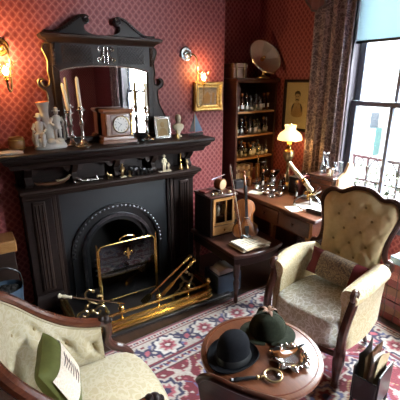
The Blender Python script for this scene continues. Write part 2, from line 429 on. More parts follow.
for i in range(650):
    p = (rng.normal(-.02, .025), rng.uniform(-.62, .62), .06 + min(.40, abs(rng.normal(.20, .11))))
    b.add([(-.016, 0, 0), (0, -.010, .003), (.022, 0, 0), (0, .010, .003)], [(0, 1, 2, 3)], tf(p, rng.uniform(0, 6), rng.uniform(0, 6), rng.uniform(0, 6)))
b.build('foliage', 'leaf_green', wb, smooth=0, fixn=False)['kind'] = 'stuff'

# ================================================================== fireplace
CX = .895
fp = thing('fireplace', 'large carved black wooden mantelpiece with slate and iron arch', 'fireplace', (CX, 0, 0))
b = MB(); b.rectloft(.70, 2.50, 2.748, [(0, 1.07), (.006, 1.085), (.012, 1.10), (.030, 1.112), (.042, 1.128), (.045, 1.140), (.062, 1.146), (.068, 1.160), (.066, 1.172), (.060, 1.176)])
b.build('mantel_shelf', 'ebony', fp, smooth=25)
MB().box(-.66, .66, 2.66, 2.748, .93, 1.07).build('frieze_back', 'ebony', fp, smooth=0)
b = MB(); b.rectloft(.635, 2.52, 2.748, [(0, .875), (.012, .885), (.016, .897), (.030, .903), (.036, .915), (.036, .927), (.030, .932)])
b.build('lower_shelf', 'ebony_light', fp, smooth=25)
bays = [-.60, -.305, -.005, .29, .60]
for i, x in enumerate(bays):
    w = .035 if 0 < i < 4 else .045
    prof = spl2([(2.66, .932), (2.575, .932), (2.56, .96), (2.58, 1.0), (2.55, 1.03), (2.53, 1.07), (2.66, 1.07)], 4)
    MB().prism(prof, x - w / 2, x + w / 2, 'yz').build('corbel', 'ebony_light' if 0 < i < 4 else 'ebony', fp)
for i in range(4):
    x0, x1 = bays[i] + .02, bays[i + 1] - .02; mdx = (x0 + x1) / 2; hw = (x1 - x0) / 2
    low = [(-1, 1.035), (-.93, 1.018), (-.80, 1.012), (-.70, 1.026), (-.62, 1.046), (-.4, 1.048), (-.2, 1.052), (0, 1.056)]
    low = low + [(-a, z) for a, z in low[-2::-1]]
    poly = [(mdx + a * hw, z) for a, z in low] + [(x1, 1.07), (x0, 1.07)]
    MB().prism(poly, 2.575, 2.595, 'xz').build('scalloped_board', 'ebony_light', fp)
for s in (-1, 1):
    MB().box(min(s * .655, s * .47), max(s * .655, s * .47), 2.585, 2.748, 0, .875).build('pilaster', 'ebony', fp, bevel=.006)
    b = MB(); xa = s * .56
    b.box(xa - .042, xa + .042, 2.568, 2.586, .16, .83)
    pp = b.build('pilaster_panel', 'ebony_light', fp, bevel=.008)
    for dx in (-.022, 0, .022):
        MB().tube([(xa + dx, 2.568, .18), (xa + dx, 2.568, .81)], .006, 6).build('reed', 'ebony', pp)
    MB().rectloft(.085, 2.570, 2.748, [(.012, 0), (.012, .10), (.004, .12), (0, .135)], cx=xa).build('plinth', 'ebony', fp, smooth=25)
    MB().rectloft(.085, 2.575, 2.748, [(0, .84), (.008, .85), (.012, .875)], cx=xa).build('capital', 'ebony_light', fp, smooth=25)
    b = MB(); xs = s * .455; b.box(xs - .014, xs + .014, 2.592, 2.66, .0, .875); b.build('inner_moulding', 'ebony_light', fp, bevel=.004); xs -= s * .026
    b = MB(); b.box(xs - .010, xs + .010, 2.606, 2.66, .0, .875); b.build('inner_bead', 'ebony', fp, bevel=.003)
# slate surround with an arched opening
def arch_poly(r, zc, z0=0.0, n=20):
    return [(-r, z0)] + [(r * math.cos(PI - PI * i / n), zc + r * math.sin(PI * i / n)) for i in range(n + 1)] + [(r, z0)]
AZ = .345; AC = -.01
def arch_frame(r0, r1, y0, y1, z0=0.0, n=24):
    rings = []
    a = arch_poly(r1, AZ, z0, n); c = arch_poly(r0, AZ, z0, n)
    b = MB()
    vs = []; N = len(a)
    for d in (y0, y1):
        vs += [(p[0] + AC, d, p[1]) for p in a] + [(p[0] + AC, d, p[1]) for p in c]
    fs = []
    for i in range(N - 1):
        fs += [(i, i + 1, N + i + 1, N + i), (2 * N + i, 3 * N + i, 3 * N + i + 1, 2 * N + i + 1), (i, 2 * N + i, 2 * N + i + 1, i + 1), (N + i, N + i + 1, 3 * N + i + 1, 3 * N + i)]
    for k in (0, N - 1): fs.append((k, N + k, 3 * N + k, 2 * N + k))
    return b.add(vs, fs)
b = MB(); N = 25
ap = arch_poly(.365, AZ, 0.0, 24)
outer = []
for (x, z) in ap:
    if z <= AZ: outer.append((-.44 if x < 0 else .44, z))
    else:
        k = max(abs(x) / .43, (z - AZ) / (.875 - AZ)); outer.append((x / k if k else x, AZ + (z - AZ) / k))
vs = [(p[0], 2.625, p[1]) for p in outer] + [(p[0] + AC, 2.625, p[1]) for p in ap] + [(p[0], 2.70, p[1]) for p in outer] + [(p[0] + AC, 2.70, p[1]) for p in ap]
N = len(ap); fs = []
for i in range(N - 1):
    fs += [(i, i + 1, N + i + 1, N + i), (2 * N + i, 3 * N + i, 3 * N + i + 1, 2 * N + i + 1), (N + i, N + i + 1, 3 * N + i + 1, 3 * N + i)]
# corners of the slab
b.add(vs, fs)
for s in (-1, 1): b.add([(s * .44, 2.6255, AZ), (s * .44, 2.6255, .875), (s * .15, 2.6255, .875), (s * .30, 2.6255, .62), (s * .38, 2.6255, .40)], [(0, 1, 2, 3, 4)])
b.build('slate_panel', 'slate', fp, smooth=0)
arch_frame(.335, .368, 2.605, 2.64).build('arch_moulding', 'iron', fp, smooth=50)
b = MB()
for i in range(33):
    a = PI * i / 32; b.ball((AC + .352 * math.cos(a), 2.604, AZ + .352 * math.sin(a)), .010, 6)
b.build('bead_band', 'steel_dark', fp)
arch_frame(.285, .337, 2.635, 2.66).build('inner_arch', 'iron', fp, smooth=50)
arch_frame(.262, .287, 2.615, 2.66).build('arch_rib', 'steel_dark', fp, smooth=50)
arch_frame(.225, .264, 2.65, 2.70).build('arch_throat', 'iron', fp, smooth=50)
b = MB(); b.loft([[(p[0] + AC, 2.69, p[1]) for p in arch_poly(.24, AZ)], [(p[0] * .75 + AC, 3.05, p[1] * .9) for p in arch_poly(.24, AZ)]], cap=False)
b.add([(p[0] * .75 + AC, 3.05, p[1] * .9) for p in arch_poly(.24, AZ)], [tuple(range(23))])
b.build('firebox', 'soot', fp, smooth=0, fixn=False)
gr = MB()
for k in range(4): gr.tube([(-.2, 2.68, .12 + k * .045), (0, 2.63, .12 + k * .045), (.18, 2.68, .12 + k * .045)], .008, 6)
gr.build('grate', 'iron', fp)

# ------------------------------------------------------------------ overmantel mirror
om = thing('overmantel_mirror', 'black carved overmantel mirror with swan neck pediment above the mantel', 'mirror', (.905, 0, 1.177))
def zz(z): return z - 1.177
mirror_top = spl2([(-.315, 1.665), (-.20, 1.690), (0, 1.700), (.20, 1.690), (.315, 1.665)], 6)
MB().prism([(-.315, zz(1.22)), (.315, zz(1.22))] + [(x, zz(z)) for x, z in mirror_top[::-1]], 2.705, 2.712, 'xz').build('mirror_glass', 'mirror_glass', om, smooth=0)
b = MB(); b.box(-.36, .36, 2.712, 2.748, 0, zz(1.86)); b.build('backboard', 'ebony', om, smooth=0)
b = MB(); b.box(-.36, -.315, 2.69, 2.712, 0, zz(1.70)); b.build('stile', 'ebony', om, bevel=.006)
b = MB(); b.box(.315, .36, 2.69, 2.712, 0, zz(1.70)); b.build('stile', 'ebony', om, bevel=.006)
b = MB(); b.box(-.36, .36, 2.685, 2.712, 0, zz(1.22)); b.build('bottom_rail', 'ebony', om, bevel=.006)
b = MB(); b.prism([(x, zz(z)) for x, z in mirror_top] + [(.36, zz(1.70)), (.36, zz(1.845)), (-.36, zz(1.845)), (-.36, zz(1.70))], 2.68, 2.712, 'xz'); b.build('frieze', 'ebony', om, smooth=25)
b = MB(); b.tube([(x, 2.684, zz(z)) for x, z in mirror_top], .006, 6); b.build('gilt_slip', 'silver', om)
b = MB(); b.rectloft(.37, 2.68, 2.748, [(0, zz(1.835)), (.008, zz(1.845)), (.015, zz(1.852)), (.040, zz(1.862)), (.048, zz(1.872)), (.050, zz(1.884)), (.03, zz(1.892))]); b.build('cornice', 'ebony_light', om, smooth=25)
for s in (-1, 1):       # lattice panels
    lo = MB(); x0, x1 = (s * .29, s * .09) if s < 0 else (.09, .29)
    lo.box(x0, x1, 2.676, 2.681, zz(1.715), zz(1.825)); pn = lo.build('lattice_panel', 'ebony_light', om, smooth=0)
    h = .11
    lb = MB()
    for k in range(-5, 10):
        for dr in (1, -1):
            a0 = x0 + k * .022; a1 = a0 + dr * h * .9
            pts = []
            for t in np.linspace(0, 1, 12):
                x = a0 + (a1 - a0) * t
                if x0 <= x <= x1: pts.append((x, 2.674, zz(1.715) + h * t))
            if len(pts) > 1: lb.tube([pts[0], pts[-1]], .0022, 4)
    lb.build('lattice', 'steel_dark', pn)
b = MB()     # carved monogram
for s in (-1, 1):
    b.tube([(s * .004, 2.672, zz(1.825)), (s * .018, 2.672, zz(1.78)), (s * .040, 2.672, zz(1.73))], .0045, 6)
    b.tube(spiral((s * .048, zz(1.742)), .016, .004, s * .9, -PI / 2, d=2.672), .004, 5)
    b.tube(spiral((s * .042, zz(1.806)), .015, .004, -s * .9, PI / 2, d=2.672), .004, 5)
    b.tube([(s * .014, 2.672, zz(1.72)), (s * .014, 2.672, zz(1.82))], .004, 5)
b.tube([(-.03, 2.670, zz(1.77)), (.03, 2.670, zz(1.775))], .004, 5)
b.build('carved_monogram', 'silver', om)
for s in (-1, 1):   # swan necks
    top = spl2([(-.385, 1.905), (-.35, 1.900), (-.30, 1.908), (-.23, 1.950), (-.165, 1.998), (-.120, 2.012), (-.092, 2.002)], 5)
    inner = spl2([(-.086, 1.985), (-.100, 1.965), (-.125, 1.955), (-.120, 1.925), (-.085, 1.905), (-.04, 1.895)], 4)
    poly = [(-s * -1 * x if s < 0 else -x, zz(z)) for x, z in top + inner + [(-.04, 1.885), (-.385, 1.885)]]
    poly = [((x if s < 0 else -x), zz(z)) for x, z in top + inner + [(-.04, 1.885), (-.385, 1.885)]]
    sn = MB().prism(poly, 2.70, 2.745, 'xz').build('swan_neck', 'ebony', om, smooth=25)
    sg_ = 1 if s < 0 else -1
    MB().tube([(sg_ * x, 2.70, zz(z)) for x, z in top], .010, 7).build('swan_neck_roll', 'ebony_light', sn)
    kn = MB(); kn.tube(spiral((sg_ * -.108, zz(1.985)), .022, .004, sg_ * 1.2, PI / 2, d=2.692), .007, 6); kn.ball((sg_ * -.108, 2.685, zz(1.985)), .009, 8); kn.build('volute', 'steel_dark', sn)
    bd = MB()
    for i in range(14):
        x, z = top[8 + i]; bd.ball((sg_ * x, 2.688, zz(z) - .006), .005, 5)
    bd.build('bead_carving', 'steel_dark', sn)
    wp = spl2([(.355, 1.835), (.392, 1.83), (.405, 1.80), (.392, 1.765), (.380, 1.72), (.385, 1.66), (.378, 1.61)], 4) + \
         spl2([(.385, 1.575), (.405, 1.565), (.428, 1.578), (.432, 1.600), (.415, 1.612), (.440, 1.615), (.455, 1.595), (.450, 1.565), (.425, 1.545), (.405, 1.52), (.410, 1.45), (.440, 1.38), (.470, 1.32), (.480, 1.26), (.465, 1.20), (.468, 1.178)], 4) + [(.355, 1.178)]
    wg = MB().prism([(s * x, zz(z)) for x, z in wp], 2.715, 2.745, 'xz').build('side_scroll', 'ebony_light', om, smooth=40)
    MB().tube([(s * x, 2.715, zz(z)) for x, z in wp[:-1]], .005, 6).build('scroll_edge', 'old_brass' if s < 0 else 'ebony', wg)  # left edge in brass: a lit highlight put into the colour
    cl = MB(); cl.tube([(s * .345, 2.682, zz(1.70)), (s * .345, 2.682, zz(1.83))], .014, 8)
    for k in range(5): cl.ball((s * .345, 2.674, zz(1.72 + k * .026)), .015, 8, (1, .6, .6))
    cl.build('turned_post', 'ebony_light', om)

# ================================================================== things on the mantel
MZ = 1.1765
o = MB()
for k in range(3): o.box(-.09 + k * .012, .075 - k * .005, -.05, .05, k * .004, k * .004 + .003, tf((0, 0, 0), 0, 0, .15 * k))
tag(o.build('loose_papers', 'white_paper', loc=(.205, 2.535, MZ), smooth=0), 'loose white papers at the left end of the mantel shelf', 'papers')
jr = tag(MB().lathe([(.035, 0), (.044, .01), (.050, .045), (.048, .075), (.040, .088), (.036, .086), (.034, .05)], 20).build('ceramic_jar', 'brown_glaze', loc=(.262, 2.61, MZ)), 'small brown glazed barrel jar beside the white figurine', 'jar')
b = MB()
for z in (.018, .07): b.tube([(.047 * math.cos(a), .047 * math.sin(a), z) for a in np.linspace(0, 2 * PI, 21)[:-1]], .004, 5, True)
b.build('hoop', 'gilt', jr)

# Staffordshire style group: rock base, spill vase, two figures
fg = thing('porcelain_figurine', 'white porcelain figure group with orange lined vase', 'figurine', (.465, 2.60, MZ))
b = MB(); b.lathe([(.102, 0), (.105, .008), (.10, .024), (.09, .034), (.07, .045), (.03, .05)], 24, sx=1, sy=.50)
for (x, y, r) in ((-.06, -.02, .035), (0, -.03, .03), (.06, -.01, .03), (-.02, .02, .045), (.02, .01, .03)): b.ball((x, y, .045), r, 10, (1, .7, .8))
b.build('rock_base', 'porcelain', fg)
vs = MB().tube(spline([(.0, .012, .04), (.0, .012, .12), (-.015, .012, .20), (-.018, .012, .25), (-.022, .012, .295)], 4), [.030, .031, .031, .031, .030, .029, .028, .027, .026, .026, .027, .028, .03, .033, .036, .040, .044], 14).build('spill_vase', 'porcelain', fg)
MB().lathe([(.0415, 0), (.039, .003), (.036, .0035), (.001, .0036)], 14, tf((-.0225, .012, .2955), 0, -.08)).build('vase_lining', 'orange_glaze', vs)
def little_person(b, h, T, seated=False, hat=True):
    # body of a small moulded figure, height h, facing -y
    def P(x, y, z): return (x * h, y * h, z * h)
    if not seated:
        for s in (-1, 1): b.tube([P(s * .07, 0, 0), P(s * .07, -.01, .22), P(s * .06, 0, .46)], [.045 * h, .05 * h, .07 * h], 8, T=T); b.ball(P(s * .075, -.035, .015), .045 * h, 8, (1, 1.6, .6), T)
        hip = .44; b.lathe([(.13 * h, .38 * h), (.15 * h, .40 * h), (.12 * h, .52 * h), (.11 * h, .58 * h), (.14 * h, .70 * h), (.13 * h, .78 * h), (.05 * h, .83 * h), (.045 * h, .86 * h)], 12, T, 1, .75)
        top = .9
    else:
        for s in (-1, 1):
            b.tube([P(s * .07, 0, .36), P(s * .11, -.18, .36), P(s * .10, -.20, .16), P(s * .10, -.20, 0)], [.08 * h, .075 * h, .055 * h, .045 * h], 8, T=T); b.ball(P(s * .10, -.24, .015), .045 * h, 8, (1, 1.6, .6), T)
        b.lathe([(.13 * h, .28 * h), (.14 * h, .36 * h), (.11 * h, .48 * h), (.14 * h, .66 * h), (.12 * h, .74 * h), (.05 * h, .79 * h), (.045 * h, .82 * h)], 12, T, 1, .75)
        top = .86
    sh = top - .16
    for s in (-1, 1): b.tube([P(s * .13, 0, sh), P(s * .20, -.02, sh - .16), P(s * .13, -.12, sh - .24)], [.05 * h, .045 * h, .035 * h], 8, T=T)
    b.ball(P(0, -.01, top), .075 * h, 10, (1, 1, 1.2), T)
    if hat: b.lathe([(.13 * h, 0), (.13 * h, .02 * h), (.075 * h, .025 * h), (.07 * h, .10 * h), (.03 * h, .12 * h)], 10, T @ Matrix.Translation(P(0, 0, top + .04)))
b = MB(); little_person(b, .205, tf((.050, -.008, .045), 0, 0, .15)); b.build('standing_figure', 'porcelain', fg)
b = MB(); little_person(b, .205, tf((-.058, 0, .020), 0, 0, -.3), True); b.build('seated_figure', 'porcelain', fg)
b = MB(); b.tube([(.085, -.01, .20), (.092, .0, .13), (.094, .0, .05)], [.006, .016, .02], 8, flat=.4); b.build('cloak', 'porcelain_tan', fg); b = MB(); b.tube([(-.10, -.02, .13), (-.108, -.01, .07), (-.10, -.02, .03)], [.006, .014, .012], 8, flat=.5); b.build('cloak', 'porcelain_tan', fg)

def candlestick(label, x, y, h, ch, tilt=0, fk=1.0):
    c = thing('candlestick', label, 'candlestick', (x, y, MZ), group='silver candlesticks on the mantel')
    k = h / .26
    pr = [(.056, 0), (.058, .006), (.050, .014), (.040, .020), (.026, .028), (.014, .042), (.011, .055), (.017, .066), (.011, .078), (.009, .105), (.013, .135), (.019, .150), (.012, .165), (.008, .185), (.011, .205), (.016, .222), (.014, .232), (.030, .238), (.031, .244), (.018, .248), (.018, .260), (.010, .260)]
    st = MB().lathe([(r * (fk if z < .03 else 1), z * k) for r, z in pr], 18).build('stem', 'silver', c)
    b = MB()
    for i in range(8): b.ball((.044 * fk * math.cos(i * PI / 4), .044 * fk * math.sin(i * PI / 4), .010), .014 * fk, 8, (1, 1, .6))
    b.build('foot_lobes', 'silver', st)
    T = tf((0, 0, h - .012), 0, tilt)
    cd = MB().lathe([(.0125, 0), (.012, ch * .6), (.0105, ch - .012), (.006, ch - .002), (.002, ch)], 12, T).build('candle', 'wax', c)
    MB().tube([T @ Vector((0, 0, ch - .001)), T @ Vector((.001, 0, ch + .009))], .0012, 5).build('wick', 'print_ink', cd)
candlestick('silver candlestick with leaning candle right behind the porcelain figures', .610, 2.636, .235, .19, -.14, .74)
candlestick('tall silver candlestick with upright candle between figurine and clock', .664, 2.548, .262, .20, -.03)
candlestick('silver candlestick with candle right of the mantel clock', 1.158, 2.605, .245, .185, 0)

ck = thing('mantel_clock', 'square wooden mantel clock with white round dial', 'clock', (.930, 2.616, MZ))
b = MB(); b.rectloft(.118, -.055, .062, [(.008, 0), (.008, .018), (.002, .026), (0, .045), (-.008, .05)]); b.build('plinth', 'clock_wood', ck, smooth=25)
MB().box(-.098, .098, -.045, .055, .05, .205).build('case', 'clock_wood', ck, bevel=.004)
b = MB(); b.rectloft(.098, -.045, .055, [(0, .205), (.006, .210), (.012, .218), (.014, .228), (.006, .236)]); b.build('top_moulding', 'clock_wood', ck, smooth=25)
fcx = .012
MB().box(fcx - .070, fcx + .070, -.050, -.044, .062, .196).build('door', 'mahogany', ck, bevel=.003)
Tc = tf((fcx, -.050, .130), PI / 2)
MB().lathe([(.062, 0), (.062, .006), (.056, .009), (.053, .004)], 32, Tc).build('bezel', 'brass', ck)
dl = MB().lathe([(.0535, .003), (.0535, .0050), (.001, .0052)], 32, Tc).build('dial', 'white_paper', ck)
b = MB()
for i in range(12):
    a = i * PI / 6; T = Tc @ Matrix.Rotation(a, 4, 'Z'); b.box(-.0018, .0018, .037, .048, .0050, .0058, T)
b.build('hour_marks', 'print_ink', dl, smooth=0)
b = MB(); b.box(-.0016, .0016, -.006, .030, .0060, .0068, Tc @ Matrix.Rotation(.9, 4, 'Z')); b.box(-.0012, .0012, -.008, .043, .007, .0078, Tc @ Matrix.Rotation(2.4, 4, 'Z')); b.ball((0, 0, .005), .004, 8, T=Tc); b.build('clock_hands', 'steel_dark', dl)
for s in (-1, 1):
    MB().lathe([(.008, .05), (.009, .06), (.006, .07), (.007, .13), (.006, .185), (.009, .195), (.008, .205)], 10, tf((s * .090, -.050, 0))).build('column', 'brass' if s > 0 else 'clock_wood', ck)
o = MB().lathe([(.022, 0), (.026, .004), (.012, .010), (.012, .018), (.040, .032), (.052, .050), (.049, .051), (.036, .036), (.002, .026)], 20).build('footed_bowl', 'black_bakelite', loc=(1.085, 2.545, MZ)); tag(o, 'small dark footed bowl in front of the clock', 'bowl')

pf = thing('photo_frame', 'small ornate silver photograph frame standing on the mantel', 'photo frame', (1.292, 2.60, MZ), -.12)
Tt = tf((0, 0, 0), -.18)
b = MB()
for (x0, x1, z0, z1) in ((-.062, -.046, 0, .165), (.046, .062, 0, .165), (-.046, .046, 0, .018), (-.046, .046, .147, .165)): b.box(x0, x1, -.006, .006, z0, z1, Tt)
for i in range(11):
    for z in (.009, .156): b.ball((-.055 + i * .011, -.005, z), .008, 6, (1, .6, 1), Tt)
for i in range(1, 12):
    for x in (-.054, .054): b.ball((x, -.005, .009 + i * .0122), .008, 6, (1, .6, 1), Tt)
b.build('frame', 'silver', pf)
ph = MB().box(-.046, .046, 0, .004, .018, .147, Tt).build('photograph', 'old_paper', pf, smooth=0)
b = MB(); b.ball((0, -.001, .105), .018, 10, (1, .15, 1.25), Tt); b.prism([(-.036, .02), (.036, .02), (.03, .06), (.012, .08), (-.012, .08), (-.03, .06)], -.002, .001, 'xz', Tt); b.build('portrait_figure', 'sepia_mid', ph)
MB().tube([Tt @ Vector((0, .006, .12)), (0, .075, .002)], .004, 6).build('strut', 'silver', pf)

bu = thing('bust', 'small cream marble bust of a bearded man near the mantel end', 'bust', (1.436, 2.625, MZ))
MB().lathe([(.026, 0), (.028, .006), (.018, .014), (.015, .026), (.022, .034), (.022, .040)], 16).build('socle', 'ivory', bu)
b = MB(); b.loft([[(.050 * w * math.cos(a), .030 * d * math.sin(a), z) for a in np.linspace(0, 2 * PI, 17)[:-1]] for w, d, z in ((.35, .6, .038), (.7, .85, .050), (.95, 1, .068), (1.0, 1, .084), (.85, .9, .096), (.42, .62, .104), (.36, .58, .116))])
b.ball((0, -.004, .140), .027, 14, (.82, 1, 1.25)); b.ball((0, -.030, .138), .006, 6, (.8, 1, 1.3)); b.ball((0, -.018, .122), .014, 8, (1, .9, 1.2)); b.ball((0, .004, .152), .026, 10, (.9, 1, .9))
for s in (-1, 1): b.ball((s * .023, .002, .138), .006, 6, (.5, 1, 1.4))
b.build('head_and_shoulders', 'ivory', bu)
o = MB().lathe([(.016, 0), (.017, .004), (.012, .018), (.008, .034), (.003, .038), (.004, .044), (.006, .054), (.003, .062), (.001, .064)], 14).build('hand_bell', 'gilt', loc=(1.388, 2.555, MZ)); tag(o, 'tiny brass bell standing in front of the marble bust', 'bell')
sb = thing('model_boat', 'blue sailed model boat at the right end of the mantel', 'model boat', (1.588, 2.60, MZ), .1)
b = MB(); b.loft([[(x, w * math.cos(a), .018 + .016 * math.sin(a) * (1 if math.sin(a) < 0 else .35)) for a in np.linspace(0, 2 * PI, 13)[:-1]] for x, w in ((-.075, .003), (-.05, .014), (0, .020), (.05, .014), (.072, .003))]); b.box(-.03, .03, -.012, .012, 0, .006); b.build('hull', 'dark_hull', sb)
MB().tube([(-.012, 0, .02), (-.014, 0, .185)], .0025, 6).build('mast', 'light_wood', sb)
def sail(pts, d=.004):
    c = sum((Vector(p) for p in pts), Vector()) / 3
    vs = [Vector(p) for p in pts]; mid = c + Vector((0, -.012, 0))
    bb = MB(); bb.add([tuple(v) for v in vs] + [tuple(mid)], [(0, 1, 3), (1, 2, 3), (2, 0, 3)]); bb.add([tuple(v + Vector((0, d, 0))) for v in vs] + [tuple(mid + Vector((0, d, 0)))], [(1, 0, 3), (2, 1, 3), (0, 2, 3)]); return bb
sail([(-.010, 0, .030), (.062, -.006, .034), (-.012, 0, .180)]).build('mainsail', 'blue_sail', sb, smooth=60)
sail([(-.016, 0, .165), (-.070, -.004, .034), (-.020, 0, .034)]).build('jib', 'dark_hull', sb, smooth=60)

# ------------------------------------------------------------------ trinkets in the niches below the mantel
LZ = .9325
b = MB()
def hull_ring(x, w, zb, zt): return [(x, w * math.cos(a), (zb + (zt - zb) * (.5 + .5 * math.sin(a))) if math.sin(a) < 0.99 else zt) for a in np.linspace(0, 2 * PI, 13)[:-1]]
b.loft([hull_ring(x, w, zb, zt) for x, w, zb, zt in ((-.118, .003, .030, .036), (-.10, .016, .010, .030), (-.05, .028, 0, .026), (.02, .030, 0, .026), (.07, .024, .006, .036), (.105, .010, .026, .055), (.122, .002, .052, .062))])
cn = b.build('wooden_boat', 'brown_leather', loc=(.443, 2.57, LZ), rot=(0, 0, .05)); tag(cn, 'long wooden boat shaped dish in the leftmost niche', 'dish')
MB().tube(spline([(.02, -.002, .028), (.06, -.004, .030), (.095, -.004, .045), (.112, 0, .060)], 5), [.022] * 4 + [.020] * 4 + [.014] * 4 + [.010] * 3 + [.004], 10, flat=.35).build('pale_cloth', 'old_paper', cn)
ky = thing('ornate_scissors', 'silver scissors with looped handles in the second niche', 'scissors', (.67, 2.535, LZ))
b = MB()
for s in (-1, 1): b.tube([(-.075 + .022 * math.cos(a), s * .012, .018 + .015 * math.sin(a)) for a in np.linspace(0, 2 * PI, 15)[:-1]], .004, 6, True)
b.build('finger_loop', 'silver', ky)
b = MB(); b.tube([(-.055, .008, .016), (-.01, .004, .014), (.085, 0, .013)], [.005, .008, .003], 8); b.tube([(-.055, -.008, .016), (-.01, -.004, .010), (.085, 0, .008)], [.005, .008, .003], 8); b.ball((-.005, 0, .013), .012, 10); b.tube([(.0, 0, .006), (.1, 0, .0062)], .006, 6)
b.ball((.058, 0, .022), .012, 8); b.ball((.058, 0, .034), .006, 6); b.build('blades', 'silver', ky)
def statuette(label, x, y, h, mat, base=None, name='figurine'):
    s = thing(name, label, 'figurine', (x, y, LZ))
    z0 = 0
    if base: MB().box(-base, base * 1.2, -.018, .018, 0, .008).build('base', 'ivory', s, bevel=.002); z0 = .008
    bb = MB(); little_person(bb, h, tf((0, 0, z0), 0, 0, .2)); bb.build('body', mat, s)
    return s
an = MB(); an.ball((0, 0, .022), .014, 8, (1.5, .8, .9)); an.ball((-.018, 0, .034), .009, 8); an.tube([(-.022, 0, .036), (-.034, 0, .030)], [.005, .003], 6)
for sx in (-1, 1):
    for sy in (-1, 1): an.tube([(sx * .012, sy * .007, .018), (sx * .013, sy * .007, 0)], .004, 6)
for s in (-1, 1): an.ball((-.016, s * .007, .044), .004, 6, (.6, .6, 1.3))
tag(an.build('brass_dog', 'old_brass', loc=(.828, 2.545, LZ)), 'tiny brass dog figure beside the silver scissors', 'figurine')
statuette('small brass standing figure with a pedestal beside the dark elephants', .918, 2.53, .088, 'old_brass', .02)
o = MB().lathe([(.014, 0), (.014, .006), (.006, .012), (.007, .03), (.010, .036), (.004, .044)], 10).build('brass_finial', 'old_brass', loc=(.972, 2.53, LZ)); tag(o, 'little brass post right of the small brass figure', 'ornament')
def elephant(label, x, h):
    b = MB(); k = h / .06
    b.ball((0, 0, .036 * k), .020 * k, 10, (1.3, .85, 1)); b.ball((-.028 * k, 0, .044 * k), .013 * k, 8); b.tube([(-.036 * k, 0, .044 * k), (-.046 * k, 0, .030 * k), (-.046 * k, 0, .010 * k)], [.006 * k, .005 * k, .003 * k], 6)
    for sx in (-1, 1):
        for sy in (-1, 1): b.tube([(sx * .016 * k, sy * .010 * k, .03 * k), (sx * .017 * k, sy * .010 * k, 0)], .007 * k, 7)
    for s in (-1, 1): b.ball((-.022 * k, s * .014 * k, .044 * k), .010 * k, 8, (.5, .3, 1.1))
    tag(b.build('elephant', 'black_bakelite', loc=(x, 2.535, LZ)), label, 'figurine', 'dark elephants in the third niche')
elephant('largest dark elephant ornament, left of the three', 1.015, .075); elephant('middle dark elephant ornament of the three', 1.083, .062); elephant('smallest dark elephant ornament, right of the three', 1.14, .045)
s5 = statuette('pale silver figure with a child on a long white base', 1.255, 2.53, .118, 'ivory', .048)
b = MB(); little_person(b, .062, tf((.038, 0, .008)), hat=False); b.build('child', 'ivory', s5)
o = MB().lathe([(.019, 0), (.020, .004), (.015, .022), (.011, .042), (.004, .050), (.005, .062), (.009, .074), (.004, .088), (.006, .104), (.008, .118), (.005, .132), (.001, .136)], 14).build('hand_bell', 'brass', loc=(1.400, 2.53, LZ)); tag(o, 'brass hand bell with tall turned handle in the right niche', 'bell')
o = MB(); o.lathe([(.017, 0), (.018, .004), (.012, .014), (.008, .026), (.005, .034)], 12); o.ball((0, 0, .050), .014, 10, (1, .35, 1.1)); o.lathe([(.003, .062), (.004, .070), (.001, .076)], 8)
tag(o.build('brass_ornament', 'old_brass', loc=(1.458, 2.53, LZ)), 'brass ornament with round disc right of the hand bell', 'ornament')

# ------------------------------------------------------------------ gas sconces
def sconce(label, x, z, pts, bulb, plate_mat, watt):
    s = thing('gas_sconce', label, 'wall lamp', (x, YW, z), group='gas sconces on the chimney breast')
    MB().lathe([(.052, 0), (.053, .006), (.044, .010), (.045, .014), (.030, .013), (.022, .020), (.010, .022)], 20, tf((0, -.001, 0), PI / 2)).build('wall_rose', plate_mat, s)
    MB().tube(spline(pts, 6), .0065, 8).build('pipe', 'old_brass', s)
    bx, by, bz = bulb
    MB().lathe([(.006, -.055), (.012, -.05), (.016, -.044), (.010, -.036), (.014, -.030), (.007, -.018)], 12, tf(bulb)).build('burner', 'brass', s)
    MB().lathe([(.004, -.020), (.013, -.010), (.018, .006), (.013, .022), (.004, .032)], 12, tf(bulb)).build('mantle_light', 'gas_flame', s)
    gb = MB(); seg = 32; rings = []
    for r, z_, fl in ((.018, -.038, 0), (.042, -.030, 0), (.055, -.008, 0), (.052, .016, .02), (.044, .034, .06), (.052, .050, .14), (.060, .058, .2)):
        rings.append([(bx + r * (1 + fl * math.cos(8 * a)) * math.cos(a), by + r * (1 + fl * math.cos(8 * a)) * math.sin(a), bz + z_) for a in np.linspace(0, 2 * PI, seg + 1)[:-1]])
    gb.loft(rings, cap=False); gb.build('glass_shade', 'shade_glass', s, smooth=60)
    l = bpy.data.lights.new('sconce_light', 'POINT'); l.energy = watt; l.color = (1, .60, .25); l.shadow_soft_size = .02
    lo = bpy.data.objects.new('sconce_light', l); COL.objects.link(lo); lo.parent = s; lo.location = (bx, by - .0, bz + .075)
sconce('brass gas sconce with lit glass shade at the left edge', .262, 1.80, [(0, -.03, 0), (.02, -.07, .005), (.03, -.12, -.04), (.025, -.14, -.14), (.02, -.15, -.235), (.01, -.16, -.26), (.0, -.165, -.245), (-.004, -.165, -.20)], (-.004, -.165, -.150), 'brass', 6.0)
sconce('gas sconce with long brass pipe and lit shade beside gilt picture', 1.583, 1.805, [(0, -.03, 0), (.03, -.06, -.005), (.055, -.075, -.03), (.060, -.08, -.10), (.060, -.08, -.22), (.058, -.08, -.36), (.068, -.082, -.405), (.095, -.088, -.395), (.115, -.09, -.34), (.115, -.09, -.24)], (.115, -.09, -.185), 'silver', 1.2)

